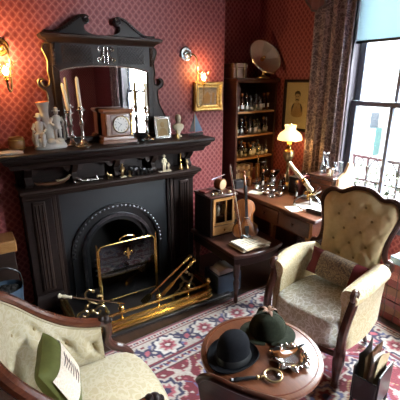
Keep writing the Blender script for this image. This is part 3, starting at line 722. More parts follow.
# gilt framed sketch on the chimney breast
gf = thing('gilt_picture', 'small sketch in an ornate gilt frame under the right sconce', 'picture', (1.79, YW - .002, 1.475))
b = MB()
for i, (r, y) in enumerate(((0, 0), )): pass
def frame_loft(mb, w, h, prof, T=None):
    # prof [(inset, depth)] from the outer edge inwards
    rings = [[(-w + i, -d, -h + i), (w - i, -d, -h + i), (w - i, -d, h - i), (-w + i, -d, h - i)] for i, d in prof]
    return mb.loft(rings, cap=False, T=T)
frame_loft(b, .140, .118, [(0, 0), (0, .022), (.010, .032), (.020, .030), (.028, .016), (.036, .020), (.044, .018), (.050, .006)])
b.build('frame', 'gilt', gf, smooth=20)
b = MB()
for sx in (-1, 1):
    for sz in (-1, 1):
        b = MB()
        for k in range(4): b.ball((sx * (.130 - k * .014), -.030, sz * .108), .013 - k * .0015, 8, (1, .6, 1)); b.ball((sx * .130, -.030, sz * (.108 - k * .014)), .013 - k * .0015, 8, (1, .6, 1))
        b.build('corner_ornament', 'gilt', gf)
pc = MB().box(-.092, .092, -.006, 0, -.070, .070).build('sketch', 'sketch_paper', gf, smooth=0)
b = MB(); b.prism([(-.06, -.06), (.02, -.06), (.03, 0), (.0, .04), (-.03, .01), (-.05, .0)], -.0068, -.006, 'xz'); b.prism([(.04, -.06), (.07, -.06), (.07, .03), (.05, .03)], -.0068, -.006, 'xz'); b.build('sketch_shading', 'sepia_mid', pc, smooth=0)

# ================================================================== rug (woven pattern as per-vertex wool colours)
def make_rug():
    A = math.radians(4.0); w, h = 2.62, 3.0; n = .0085
    nx, ny = int(w / n), int(h / n)
    xs = np.linspace(0, w, nx + 1); ys = np.linspace(0, h, ny + 1)   # x: left->right, y: distance from the fireplace edge
    XX, YY = np.meshgrid(xs, ys)
    cream = np.array((.52, .46, .40)); red = np.array((.17, .006, .020)); pink = np.array((.40, .085, .115)); navy = np.array((.016, .018, .070)); blue = np.array((.11, .125, .27)); dk = np.array((.07, .012, .02)); gold = np.array((.40, .28, .12)); white = np.array((.66, .62, .57))
    d = np.minimum.reduce([XX, w - XX, YY, h - YY])
    side = (np.minimum(XX, w - XX) < np.minimum(YY, h - YY))
    u = np.where(side, YY, XX)
    C = np.zeros(XX.shape + (3,)); C[:] = red
    def put(mask, c): C[mask] = c
    rs = np.random.default_rng(3)
    # field: scrolling vines and flowers
    def flower(cx, cy, r, k, cols, rot=0, px=XX, py=YY, mask=None):
        dx, dy = px - cx, py - cy; rr = np.hypot(dx, dy); th = np.arctan2(dy, dx) + rot
        for f, c, amp in cols:
            mm = rr < r * f * (1 + amp * np.cos(k * th))
            if mask is not None: mm &= mask
            put(mm, c)
    field = d > .34
    v1 = np.sin(XX * 15 + 1.6 * np.sin(YY * 11)) + np.cos(YY * 17 + 1.4 * np.sin(XX * 13))
    put(field & (np.abs(v1) < .10), cream); put(field & (np.abs(v1 - .9) < .05), gold); put(field & (np.abs(v1 + .9) < .06), blue)
    put(field & (np.sin(XX * 62 + 2 * np.sin(YY * 20)) * np.sin(YY * 58) > .86), pink); put(field & (np.sin(XX * 47 + 1) * np.sin(YY * 51 + 2 * np.sin(XX * 9)) > .90), cream)
    step = .33
    for i in range(9):
        for j in range(10):
            cx = .45 + i * step + (step / 2 if j % 2 else 0); cy = .48 + j * step * .8
            if cx > w - .36 or cy > h - .36: continue
            k = (i + j) % 3
            flower(cx, cy, .085, 8 if k else 6, [(1.15, cream, .16), (.98, navy if k else blue, .16), (.74, white if k == 1 else cream, .12), (.5, pink if k else red, .2), (.26, navy, 0)], rot=i * .4, mask=field)
    # inner guard
    put((d > .255) & (d <= .34), cream)
    put((d > .325) & (d <= .34), dk); put((d > .255) & (d <= .268), red); put((d > .268) & (d < .275), navy)
    g = (d > .275) & (d <= .325); ph = u / .05
    put(g & (np.abs(d - .30 - .012 * np.sin(ph * 2 * PI)) < .006), blue)
    fu = (ph % 1) - .5; put(g & (np.hypot(fu * .05, d - .30) < .012), red); put(g & (np.hypot(((ph + .5) % 1 - .5) * .05, d - .298) < .009), navy)
    # main border
    mb = (d > .065) & (d <= .255); put(mb, cream * .92)
    P = .29; ph = u / P; loc = ((ph % 1) - .5) * P; dd = d - .16
    wave = .055 * np.sin(ph * 2 * PI)
    put(mb & (np.abs(dd - wave) < .012), navy)
    leaf = np.sin(u * 2 * PI / (P / 6)) * .5 + .5
    put(mb & (np.abs(dd - wave) < .012 + .028 * leaf ** 3) & (np.abs(loc) > .06), navy)
    put(mb & (np.abs(dd + wave) < .004 + .020 * (1 - leaf) ** 3) & (np.abs(loc) > .05), blue)
    put(mb & (np.hypot(((ph * 3 % 1) - .5) * P / 3, dd - .06) < .014), pink); put(mb & (np.hypot((((ph * 3 + .5) % 1) - .5) * P / 3, dd + .062) < .013), red)
    put(mb & (np.hypot((((ph + .5) % 1) - .5) * P, dd + wave * .3) < .034), navy); put(mb & (np.hypot((((ph + .5) % 1) - .5) * P, dd + wave * .3) < .020), pink)
    rr = np.hypot(loc, dd); th = np.arctan2(dd, loc)
    for f, c, amp in ((.098, navy, .10), (.080, white, .14), (.060, cream, .1), (.047, pink, .18), (.030, red, .2), (.014, white, 0)):
        put(mb & (rr < f * (1 + amp * np.cos(8 * th))), c)
    # outer guard
    put(d <= .065, cream); put(d <= .012, dk); put((d > .012) & (d <= .018), pink)
    put((d > .056) & (d <= .065), red); ph = u / .042
    og = (d > .018) & (d < .056)
    put(og & (np.hypot(((ph % 1) - .5) * .042, d - .037) < .010), red); put(og & (np.hypot((((ph + .5) % 1) - .5) * .042, d - .037) < .007), navy)
    C *= .85 * (1 + rs.normal(0, .10, XX.shape))[..., None]; C = np.clip(C, 0, 1)
    # local -> rug corner (right, far) in the room
    corner = Vector((2.17, 2.028))
    ex = Vector((math.cos(A), math.sin(A))); ey = Vector((math.sin(A), -math.cos(A)))
    PX = corner.x - (w - XX) * ex.x + YY * ey.x; PY = corner.y - (w - XX) * ex.y + YY * ey.y
    Z = .010 + .0015 * np.sin(XX * 9) * np.sin(YY * 7)
    V = np.stack([PX, PY, Z], -1).reshape(-1, 3)
    idx = np.arange((nx + 1) * (ny + 1)).reshape(ny + 1, nx + 1)
    F = np.stack([idx[:-1, :-1], idx[1:, :-1], idx[1:, 1:], idx[:-1, 1:]], -1).reshape(-1, 4)
    # underside rim
    rim = np.concatenate([idx[0, :], idx[1:, -1], idx[-1, -2::-1], idx[-2:0:-1, 0]])
    base = len(V); RV = V[rim].copy(); RV[:, 2] = .0005
    V = np.concatenate([V, RV]); k = np.arange(len(rim)); kn = (k + 1) % len(rim)
    F = np.concatenate([F, np.stack([rim[k], rim[kn], base + kn, base + k], -1)])
    me = bpy.data.meshes.new('oriental_rug'); me.from_pydata(V.tolist(), [], F.tolist()); me.update()
    att = me.color_attributes.new('Col', 'FLOAT_COLOR', 'POINT')
    cc = np.ones((len(V), 4)); cc[:base, :3] = C.reshape(-1, 3); cc[base:, :3] = dk
    att.data.foreach_set('color', cc.astype(np.float32).ravel())
    me.materials.append(M['rug_wool']); me.shade_smooth()
    o = bpy.data.objects.new('oriental_rug', me); COL.objects.link(o)
    tag(o, 'red oriental rug with cream and navy floral border', 'rug')
make_rug()
RZ = .017

# ================================================================== fender, fire screen, irons
HZ = .022
fd = thing('brass_fender', 'polished brass fireplace fender with ball topped rail', 'fender', (CX, 0, HZ))
b = MB()
def fender_path(hw, yf, yb, r=.05):
    return [(-hw, yb, 0), (-hw, yf + r, 0), (-hw + r * .3, yf + r * .3, 0), (-hw + r, yf, 0), (hw - r, yf, 0), (hw - r * .3, yf + r * .3, 0), (hw, yf + r, 0), (hw, yb, 0)]
pth = fender_path(.505, 2.055, 2.52)
for dz, r, dy in ((.016, .018, 0), (.042, .011, .006), (.062, .015, .002)):
    b.tube([(x, y + dy, dz) for x, y, z in pth], r, 8)
b.build('base_moulding', 'brass', fd)
b = MB(); pin = fender_path(.492, 2.068, 2.52); b.loft([[(x, y, z) for z in (0, .074)] + [(x * .985, y + .006, z) for z in (.074, 0)] for x, y, _ in pin]); b.build('plinth', 'brass', fd, smooth=20)
MB().tube([(x, y, .115) for x, y, z in fender_path(.49, 2.075, 2.50)], .011, 8).build('top_rail', 'brass', fd)
for x in (-.475, -.21, .06, .30, .475):
    p = MB(); p.lathe([(.012, .07), (.014, .075), (.007, .08), (.007, .105), (.012, .112), (.009, .120), (.014, .128)], 12, tf((x, 2.077, 0))); p.ball((x, 2.077, .146), .021, 14)
    p.build('ball_post', 'brass', fd)

sc = thing('fire_screen', 'brass framed glass fire screen with handle and fleur emblem', 'fire screen', (.858, 2.36, HZ), .02)
w, h = .215, .485
pts = [(-w, 0, .03)] + [(-w, 0, .10), (-w, 0, h - .03), (-w + .02, 0, h - .004), (-w + .05, 0, h), (w - .05, 0, h), (w - .02, 0, h - .004), (w, 0, h - .03), (w, 0, .10), (w, 0, .03)]
MB().tube(pts, .0065, 8).build('frame', 'brass', sc)
MB().tube([(-w, 0, .05), (w, 0, .05)], .005, 8).build('bottom_bar', 'brass', sc)
MB().box(-w + .006, w - .006, -.002, .002, .054, h - .008).build('glass', 'screen_glass', sc, smooth=0)
MB().tube(spline([(-.055, 0, h), (-.052, 0, h + .030), (-.02, 0, h + .040), (.02, 0, h + .040), (.052, 0, h + .030), (.055, 0, h)], 5), .006, 8).build('handle', 'brass', sc)
for s in (-1, 1):
    MB().tube(spline([(s * w, -.06, .0), (s * w, -.04, .028), (s * w, 0, .04), (s * w, .04, .028), (s * w, .06, .0)], 4), .006, 8).build('foot', 'brass', sc)
    MB().tube([(s * (w + .012), 0, .03), (s * (w + .012), 0, h + .02)], .005, 8).build('side_rod', 'brass', sc)
b = MB(); z0 = h - .10
b.loft([[(r * math.cos(a), -.006, z0 + z) for a, r, z in ((PI, r0, zz_), (0, r0, zz_))] + [(r0 * .6, -.010, z0 + zz_), (-r0 * .6, -.010, z0 + zz_)] for r0, zz_ in ((.002, -.04), (.008, -.02), (.004, 0), (.012, .02), (.009, .035), (.001, .052))])
for s in (-1, 1): b.tube(spline([(s * .003, -.007, z0 - .01), (s * .014, -.007, z0 + .012), (s * .026, -.007, z0 + .022), (s * .032, -.007, z0 + .010), (s * .026, -.007, z0 + .002)], 4), .0042, 6)
b.box(-.017, .017, -.010, -.003, z0 - .012, z0 - .004); b.build('fleur_emblem', 'brass', sc)

def firedog(label, x, y, rz, hgt):
    f = thing('fire_iron_rest', label, 'andiron', (x, y, HZ), rz, group='ornate brass fire iron rests')
    b = MB()
    b.tube(spline([(-.11, 0, .005), (-.09, 0, .05), (-.05, 0, .065), (-.02, 0, .04), (-.045, 0, .018), (-.065, 0, .035)], 5), .008, 7)
    b.tube(spline([(.11, 0, .005), (.09, 0, .06), (.05, 0, .075), (.015, 0, .045), (.04, 0, .02), (.06, 0, .04)], 5), .008, 7)
    b.tube(spline([(-.05, 0, .065), (-.03, 0, .10), (.0, 0, .12), (.04, 0, .10), (.07, 0, .115), (.075, 0, .15), (.05, 0, .16)], 5), .008, 7)
    b.tube(spline([(0, 0, .12), (-.02, 0, .15), (-.035, 0, .19), (-.01, 0, hgt), (.02, 0, hgt - .02)], 5), .0075, 7)
    b.build('scrollwork', 'old_brass', f)
    b = MB()
    for p, r in (((-.03, 0, .10), .016), ((.02, 0, hgt - .015), .013), ((.05, 0, .16), .013), ((-.11, 0, .012), .012), ((.11, 0, .012), .012), ((.0, 0, .05), .018)): MB().ball(p, r, 10).build('finial', 'old_brass', f)
firedog('scrolled brass fire iron rest at the right end of the hearth', 1.235, 2.20, .15, .205)
firedog('ornate brass fire iron rest at the left end of the hearth', .545, 2.29, -.1, .22)
def fire_iron(name, label, p0, p1, r, kind):
    o = bpy.data.objects.new(name, None); COL.objects.link(o); o.location = p0; tag(o, label, 'fire iron', 'fire irons on the hearth')
    v = Vector(p1) - Vector(p0); L = v.length; T = along((0, 0, 0), v)
    MB().lathe([(r, 0), (r, L - .09)], 8, T).build('shaft', 'brass' if kind != 'poker' else 'silver', o)
    hd = MB(); hd.lathe([(r, L - .09), (r * 1.8, L - .085), (r * 1.2, L - .07), (r * 2.0, L - .045), (r * 1.3, L - .025), (r * 2.2, L - .015), (r * 2.4, L - .006), (r * .8, L)], 12, T); hd.build('handle', 'brass' if kind != 'poker' else 'ivory', o)
    tp = MB()
    if kind == 'shovel': tp.prism([(-.03, -.085), (.03, -.085), (.034, -.02), (.012, .004), (-.012, .004), (-.034, -.02)], -.002, .002, 'xz', T)
    elif kind == 'tongs':
        tp.tube([T @ Vector(p) for p in ((0, 0, .16), (.014, 0, .12), (.016, 0, .02), (.004, 0, -.02))], .004, 6); tp.tube([T @ Vector(p) for p in ((0, 0, .16), (-.014, 0, .12), (-.016, 0, .02), (-.004, 0, -.02))], .004, 6)
    else: tp.lathe([(r * 1.4, .0), (r * 1.2, -.02), (.001, -.05)], 8, T)
    tp.build('tip', 'brass', o)
fire_iron('fire_shovel', 'long brass fire shovel leaning on the right rest, upper one', (.955, 2.205, .115), (1.305, 2.215, .335), .0075, 'shovel')
fire_iron('fire_tongs', 'long brass fire tongs leaning on the right rest, lower one', (1.02, 2.17, .10), (1.325, 2.19, .308), .0075, 'tongs')
fire_iron('poker', 'steel poker with pale knob resting across the left brass rest', (.675, 2.118, .190), (.336, 2.28, .272), .0065, 'poker')

# corner left of the fireplace
bx = thing('wooden_chest', 'honey coloured wooden box beside the left mantel pilaster', 'chest', (-.02, 2.62, 0))
MB().box(-.22, .17, -.05, .12, .10, .52).build('body', 'ebony_light', bx, bevel=.006)
MB().box(-.235, .185, -.065, .125, .52, .60).build('lid', 'honey_wood', bx, bevel=.008)
for sx in (-.20, .15):
    for sy in (-.03, .10): MB().box(sx - .02, sx + .02, sy - .02, sy + .02, 0, .10).build('foot', 'dark_mahogany', bx)
cs = thing('coal_bucket', 'dark blue metal coal bucket in front of the wooden box', 'bucket', (.06, 2.45, 0))
MB().lathe([(.07, 0), (.075, .01), (.085, .16), (.10, .33), (.098, .335), (.083, .17), (.07, .02)], 20).build('body', 'coal_blue', cs)
MB().tube(spline([(-.098, 0, .33), (-.085, 0, .42), (0, 0, .47), (.085, 0, .42), (.098, 0, .33)], 6), .006, 6).build('handle', 'iron', cs)
b = MB()
for i in range(9): b.ball((.05 * math.cos(i * 2.4) * (i / 9) ** .5, .05 * math.sin(i * 2.4) * (i / 9) ** .5, .30), .036, 6)
b.build('coals', 'soot', cs, smooth=0)

# ================================================================== armchairs
def interp(tbl, x): return float(np.interp(x, [a for a, _ in tbl], [b for _, b in tbl]))
def tuft(px, pz, btns, depth, sig):
    return -sum(depth * math.exp(-((px - a) ** 2 + (pz - c) ** 2) / (2 * sig * sig)) for a, c in btns)
ac = thing('armchair', 'cream button-back armchair with dark carved frame by the window', 'armchair', (1.672, 1.256, RZ), math.radians(190))
ac.scale = (.932, .99, .964)
SIDE = [(.36, .175), (.46, .178), (.54, .190), (.62, .192), (.72, .205), (.80, .226), (.87, .243), (.92, .240), (1.0, .24)]
TOP = [(0, .985), (.05, .980), (.085, .965), (.13, .942), (.175, .948), (.21, .938), (.235, .905), (.245, .88)]
def bx_tilt(z): return -.193 - (z - .36) * .263 - .012 * math.sin((z - .36) / .62 * PI)
btns = []
for r, z in enumerate((.50, .58, .66, .74, .82, .895)):
    k = 3 if r % 2 == 0 else 2
    for i in range(k): btns.append(((i - (k - 1) / 2) * (.105 if r > 1 else .095), z))
def creases(y, z):
    # diamond pleats between the buttons
    d = 1
    a = (y / .105 + (z - .50) / .16) ; c = (y / .105 - (z - .50) / .16)
    da = abs(a - round(a)); dc = abs(c - round(c))
    return -.006 * (math.exp(-(da / .07) ** 2) + math.exp(-(dc / .07) ** 2))
def back_front(u, v):
    uu = 2 * u - 1
    z = .36 + v * (interp(TOP, abs(uu) * .243) - .36); y = uu * interp(SIDE, z)
    e = (1 - uu ** 4) ** .5 * min(1, (1 - v) * 9) ** .5 * min(1, v * 9 + .3)
    x = bx_tilt(z) + .006 + .055 * e + (tuft(y, z, btns, .016, .016) + creases(y, z)) * e
    return (x, y, z)
def back_rear(u, v):
    x, y, z = back_front(u, v); return (bx_tilt(z) - .028 * (1 - abs(2 * u - 1) ** 6), y, z)
b = MB(); b.grid(back_front, 44, 56); b.grid(back_rear, 12, 12)
bk = b.build('backrest', 'tuft_cream', ac, smooth=60)
for (y, z) in btns:
    MB().ball((bx_tilt(z) + .048, y, z), .0085, 8, (.6, 1, 1)).build('button', 'button_cloth', bk)
half = [(.185, .47), (.205, .53), (.240, .545), (.262, .572), (.252, .600), (.226, .602), (.206, .640), (.207, .72), (.230, .80), (.250, .87), (.243, .918), (.212, .950), (.175, .957), (.13, .950), (.088, .972), (.05, .990), (0, .996)]
full = half + [(-y, z) for y, z in half[-2::-1]]
MB().tube(spline([(bx_tilt(z) + .006, y, z) for y, z in full], 5), .0165, 9).build('back_frame', 'dark_mahogany', ac)
MB().tube(spline([(bx_tilt(z) + .020, y * .965, z - .004) for y, z in full[6:-6]], 4), .006, 6).build('frame_beading', 'dark_mahogany', ac)
for s in (-1, 1):
    MB().tube([(bx_tilt(.56) + dx, s * y, z) for dx, y, z in [(.01, .215, .575), (.012, .225, .590), (.012, .243, .590), (.012, .248, .572), (.012, .236, .560)]], .012, 8).build('frame_scroll', 'dark_mahogany', ac)
def seat_fn(front, hw_f, hw_b, back, ztop, zbot, crown):
    def f(u, v):       # v: 0..1 around profile from bottom centre over edge to top centre; u: angle
        a = u * 2 * PI
        ca, sa = math.cos(a), math.sin(a)
        n = 5.0
        k = (abs(ca) ** n + abs(sa) ** n) ** (-1 / n)
        cx = (front + back) / 2; hx = (front - back) / 2
        X = ca * k; Y = sa * k
        t = (X + 1) / 2; hw = hw_b + (hw_f - hw_b) * t
        if v < .25: r = .9; z = zbot
        prof = [(0, .96, 0), (.3, 1.0, .12), (.55, 1.0, .80), (.68, .975, .95), (.78, .92, 1.0), (.9, .6, 1.0), (1, 0, 1.0)]
        r = float(np.interp(v, [p[0] for p in prof], [p[1] for p in prof])); zz_ = float(np.interp(v, [p[0] for p in prof], [p[2] for p in prof]))
        x = cx + hx * X * r; y = hw * Y * r
        z = zbot + (ztop - zbot) * zz_ + crown * max(0, 1 - r ** 2)
        x += (.03 * (1 - Y * Y) if X > 0 else 0) * max(0, X) * r
        return (x, y, z)
    return f
b = MB(); b.grid(seat_fn(.255, .228, .195, -.215, .385, .205, .03), 48, 20); b.build('seat', 'damask_seat', ac, smooth=50)
for s in (-1, 1):
    rings = []
    for t in np.linspace(0, 1, 15):
        x = -.225 + t * .43; yc = s * (.215 + .022 * math.sin(t * PI * .9)); zt = .025 * math.sin(t * PI) - .01 * t
        sc_ = 1.0 if t < .9 else 1.0 - (t - .9) * 1.8
        sec = [(-.030, .22), (-.032, .40), (-.034, .49), (-.048, .535), (-.044, .570), (-.020, .592), (.012, .598), (.042, .585), (.060, .555), (.056, .525), (.036, .500), (.030, .40), (.026, .22)]
        rings.append([(x, yc + s * a * sc_, z + (zt if z > .45 else 0)) for a, z in sec])
    MB().loft(rings).build('arm', 'damask_gold', ac, smooth=60)
    pth = spline([(.190, s * .248, .535), (.215, s * .252, .545), (.225, s * .254, .570), (.208, s * .254, .590), (.185, s * .252, .580), (.186, s * .250, .545), (.196, s * .248, .50), (.232, s * .246, .43), (.258, s * .244, .36), (.262, s * .243, .30), (.258, s * .242, .235)], 4)
    n = len(pth); MB().tube(pth, [.010 + .014 * min(1, i / (n * .55)) for i in range(n)], 9).build('arm_post', 'dark_mahogany', ac)
    lp = spline([(.250, s * .236, .25), (.275, s * .245, .18), (.268, s * .240, .10), (.250, s * .232, .035), (.262, s * .236, .0)], 4); n = len(lp)
    MB().tube(lp, [.030, .030, .031, .031, .030, .028, .026, .024, .022, .020, .018, .017, .016, .017, .019, .021, .021][:n], 9).build('front_leg', 'dark_mahogany', ac)
    MB().tube(spline([(-.19, s * .17, .26), (-.215, s * .17, .12), (-.27, s * .175, 0)], 4), [.024, .023, .022, .021, .019, .017, .016, .015, .015], 8).build('rear_leg', 'dark_mahogany', ac)
MB().tube(spline([(.262, -.225, .215), (.285, -.1, .21), (.292, 0, .215), (.285, .1, .21), (.262, .225, .215)], 5), .016, 8).build('seat_rail', 'dark_mahogany', ac)

def pillow(mb, w, h, d, T, n=18, inset=None):
    def f(sgn):
        def g(u, v):
            a, c = 2 * u - 1, 2 * v - 1
            e = max(0, (1 - a ** 4)) ** .5 * max(0, (1 - c ** 4)) ** .5
            px = a * w * (1 - .06 * (1 - abs(c)) ** 1 * abs(a)); pz = c * h * (1 - .06 * (1 - abs(a)) * abs(c))
            return (px, sgn * d * e, pz)
        return g
    mb.grid(f(1), n, n, T); mb.grid(f(-1), n, n, T); return mb
# lumbar cushion: red velvet with tapestry panel
cu = thing('lumbar_cushion', 'long red velvet cushion with tapestry panel on the window armchair', 'cushion', (0, 0, 0))
Tc_ = Matrix.Translation((1.672, 1.256, RZ)) @ Matrix.Rotation(math.radians(190), 4, 'Z')
Tq = Tc_ @ tf((-.080, .012, .505), 0, 0, PI / 2) @ Matrix.Rotation(.06, 4, 'Y') @ Matrix.Rotation(-.36, 4, 'X')
# local x runs across the chair, local y is its depth
cu.location = Tc_ @ Vector((-.080, .012, .41)); Tq = Matrix.Translation(-cu.location) @ Tq
pillow(MB(), .185, .082, .052, Tq).build('cover', 'red_velvet', cu, smooth=80)
def panel(sgn):
    def g(u, v):
        a, c = (2 * u - 1) * .56, 2 * v - 1
        e = max(0, (1 - a ** 4)) ** .5 * max(0, (1 - c ** 4)) ** .5
        return (a * .185, sgn * (.052 * e + .002), c * .083)
    return g
b = MB(); b.grid(panel(1), 14, 14, Tq); b.grid(panel(-1), 14, 14, Tq); b.build('tapestry_panel', 'tapestry', cu, smooth=80)

# ------------------------------------------------------------------ tub armchair on the left
tc = thing('tub_armchair', 'cream tub armchair with polished mahogany rail in the left foreground', 'armchair', (.25, 1.19, RZ), 0)
tc.scale = (1, 1.12, .98)
hp = [(.125, .232, .560), (.06, .245, .572), (-.03, .258, .610), (-.12, .265, .680), (-.20, .255, .770), (-.27, .215, .850), (-.315, .13, .905), (-.33, 0, .925)]
rail = spline(hp + [(x, -y, z) for x, y, z in hp[-2::-1]], 6); NR = len(rail)
def tub_inner(u, v):
    p = rail[min(NR - 1, int(round(u * (NR - 1))))]
    zb = .36; k = v
    bot = Vector((p.x * .80 + .035, p.y * .86, zb)); top = Vector((p.x, p.y * .965, p.z - .012))
    q = top.lerp(bot, k)
    nrm = Vector((-q.x - .02, -q.y, 0)); nrm.normalize()
    h = (top - bot).length
    s_len = u * 1.45; vv = k * h
    bul = .030 * math.sin(PI * min(1, k * 1.05)) ** .7 if 0 < k < .95 else 0
    e = 1
    d = 0
    for (bs, bv) in TB: d -= .020 * math.exp(-((s_len - bs) ** 2 + (vv - bv) ** 2) / (2 * .018 ** 2))
    a = s_len / .16 + vv / .18; c = s_len / .16 - vv / .18
    d -= .006 * (math.exp(-((a - round(a)) / .08) ** 2) + math.exp(-((c - round(c)) / .08) ** 2)) * (1 if h > .15 else .3) * math.sin(PI * k)
    q = q + nrm * (bul + d * min(1, k * 6) * min(1, (1 - k) * 6))
    return tuple(q)
TB = []
for i in range(10):
    bs = .08 + .16 * (i - .0) * .895
    if i % 2 == 0: TB += [(bs, .09)] + ([(bs, .27), ] if 2 <= i <= 7 else [])
    else: TB += [(bs, .18)] if 2 <= i <= 8 else [(bs, .10)]
b = MB(); b.grid(tub_inner, NR - 1, 30); bk = b.build('upholstered_back', 'damask_cream', tc, smooth=60)
for bs, bv in TB:
    u = bs / 1.45
    if not 0 < u < 1: continue
    p = rail[min(NR - 1, int(round(u * (NR - 1))))]; h = (Vector((p.x, p.y * .965, p.z - .012)) - Vector((p.x * .80 + .035, p.y * .86, .36))).length
    if bv > h - .05: continue
    q = Vector(tub_inner(u, bv / h)); MB().ball(tuple(q), .009, 8).build('button', 'button_cloth', bk)
def tub_outer(u, v):
    p = rail[min(NR - 1, int(round(u * (NR - 1))))]; bot = Vector((p.x * .92 + .02, p.y * .96, .22))
    return tuple(Vector((p.x, p.y * 1.0, p.z - .01)).lerp(bot, v))
b = MB(); b.grid(tub_outer, NR - 1, 8); b.build('outer_cover', 'damask_cream', tc, smooth=60)
MB().tube(rail, [.021] * NR, 10, flat=1.0).build('top_rail', 'mahogany', tc)
MB().tube([(p.x * .985, p.y * .93, p.z - .020) for p in rail], .0045, 6).build('piping', 'piping_cloth', tc)
b = MB(); b.grid(seat_fn(.255, .232, .20, -.24, .385, .21, .03), 48, 20); b.build('seat', 'damask_cream', tc, smooth=50)
MB().tube(spline([(.10, s_ * .215, .375) for s_ in (1,)] + [(.0, .21, .378), (-.12, .205, .380), (-.2, .15, .380), (-.23, 0, .38), (-.2, -.15, .38), (-.12, -.205, .38), (0, -.21, .378), (.10, -.215, .375)], 4), .004, 6).build('seat_piping', 'piping_cloth', tc)
for s in (-1, 1):
    MB().tube(spline([(.118, s * .232, .560), (.150, s * .234, .545), (.158, s * .236, .50), (.150, s * .238, .455), (.175, s * .240, .405), (.225, s * .240, .365), (.258, s * .236, .31), (.252, s * .232, .24)], 5), .021, 9).build('arm_post', 'dark_mahogany', tc)
    k = MB(); k.ball((.150, s * .232, .562), .022, 12); k.ball((.172, s * .232, .553), .013, 10); k.ball((.130, s * .232, .572), .018, 10); k.build('arm_knob', 'ebony', tc)
    MB().tube(spline([(.235, s * .215, .25), (.262, s * .225, .17), (.245, s * .215, .06), (.255, s * .218, 0)], 4), [.028, .029, .029, .028, .026, .024, .022, .02, .018, .016, .016, .018, .02], 9).build('front_leg', 'dark_mahogany', tc)
    MB().tube(spline([(-.21, s * .16, .27), (-.24, s * .16, .12), (-.30, s * .165, 0)], 4), .02, 8).build('rear_leg', 'dark_mahogany', tc)
MB().tube(spline([(.25, -.225, .225), (.285, -.1, .22), (.292, 0, .225), (.285, .1, .22), (.25, .225, .225)], 5), .018, 8).build('seat_rail', 'mahogany', tc)

gc = thing('scatter_cushion', 'green velvet cushion with lace front on the left armchair', 'cushion', (.150, 1.235, .425))
Tg = tf((.0, .0, .125), 0, 0, 0) @ Matrix.Rotation(math.radians(78), 4, 'Z') @ Matrix.Rotation(-.42, 4, 'X') @ Matrix.Rotation(.04, 4, 'Y')
pillow(MB(), .125, .125, .048, Tg).build('cover', 'green_velvet', gc, smooth=80)
def lacep(u, v):
    a, c = (2 * u - 1) * .96, (2 * v - 1) * .55 + .02
    e = max(0, (1 - a ** 4)) ** .5 * max(0, (1 - c ** 4)) ** .5
    return (a * .125, -(.048 * e + .003), c * .125)
MB().grid(lacep, 16, 12, Tg).build('lace_panel', 'lace', gc, smooth=80)
sgr = MB()
for k in range(7): sgr.tube([Tg @ Vector((-.085 + i * .0285, -(.054 - .006 * abs(i - 3) ** 1.3 * .6) - .001, -.045 + k * .016 + .004 * math.sin(i * 2.1 + k))) for i in range(7)], .0016, 4)
sgr.build('embroidered_lines', 'fringe', gc)['kind'] = 'stuff'

# ------------------------------------------------------------------ dark chair in the near foreground
nc = thing('side_chair', 'dark polished wooden chair with curved back at the bottom edge', 'chair', (.727, .749, RZ), math.radians(32.4))
def crest(u, v):   # board curved in plan, at local -x
    a = (2 * u - 1); y = a * .165; z = .48 + v * (.262 - .05 * abs(a) ** 6)
    return (-.115 - .03 * (1 - a * a) - .05 * v, y, z)
b = MB(); b.grid(crest, 24, 10); b.grid(lambda u, v: (crest(u, v)[0] - .018, crest(u, v)[1], crest(u, v)[2]), 24, 10)
b.tube([Vector(crest(u, 1)) + Vector((-.009, 0, 0)) for u in np.linspace(0, 1, 25)], .012, 8)
b.tube([Vector(crest(u, 0)) + Vector((-.009, 0, 0)) for u in np.linspace(0, 1, 25)], .010, 8)
b.build('backrest', 'dark_mahogany', nc, smooth=50)
b = MB(); b.lathe([(.125, .350), (.138, .356), (.140, .372), (.13, .380), (.001, .384)], 28, sx=.86); b.build('seat', 'dark_mahogany', nc)
for s in (-1, 1):
    MB().tube([(-.095, s * .09, .365), (-.135, s * .145, .58)], .013, 8).build('back_post', 'dark_mahogany', nc)
    MB().tube([(.08, s * .09, .355), (.10, s * .115, .2), (.105, s * .12, 0)], [.017, .018, .012], 8).build('leg', 'dark_mahogany', nc)
    MB().tube([(-.085, s * .09, .355), (-.12, s * .115, .2), (-.14, s * .12, 0)], [.017, .018, .012], 8).build('leg', 'dark_mahogany', nc)

# ------------------------------------------------------------------ coffee table and what lies on it
tx, ty, tz = .918, .978, .50
ct = thing('coffee_table', 'round polished reddish wood table with hats on it', 'table', (tx, ty, RZ))
H = tz - RZ
MB().lathe([(.20, H - .045), (.235, H - .042), (.245, H - .034), (.240, H - .028), (.252, H - .022), (.258, H - .012), (.256, H - .003), (.248, H), (.001, H)], 56).build('table_top', 'table_wood', ct)
MB().tube([(.236 * math.cos(a), .236 * math.sin(a), H - .001) for a in np.linspace(0, 2 * PI, 57)[:-1]], .0035, 6, True).build('inlay_bead', 'mahogany', ct)
MB().lathe([(.195, H - .085), (.20, H - .08), (.20, H - .045), (.01, H - .045)], 40).build('apron', 'mahogany', ct)
MB().lathe([(.055, .115), (.06, .14), (.035, .16), (.028, .20), (.045, .25), (.05, .28), (.03, .33), (.034, .37), (.06, H - .085), (.01, H - .08)], 18).build('pedestal', 'dark_mahogany', ct)
for k in range(3):
    a = math.radians(-75 + k * 120); c, s_ = math.cos(a), math.sin(a)
    MB().tube(spline([(c * .03, s_ * .03, .16), (c * .10, s_ * .10, .15), (c * .15, s_ * .15, .06), (c * .20, s_ * .20, .014)], 4), [.03, .029, .028, .027, .026, .024, .022, .02, .018, .016, .015, .014, .016], 8).build('foot', 'dark_mahogany', ct)

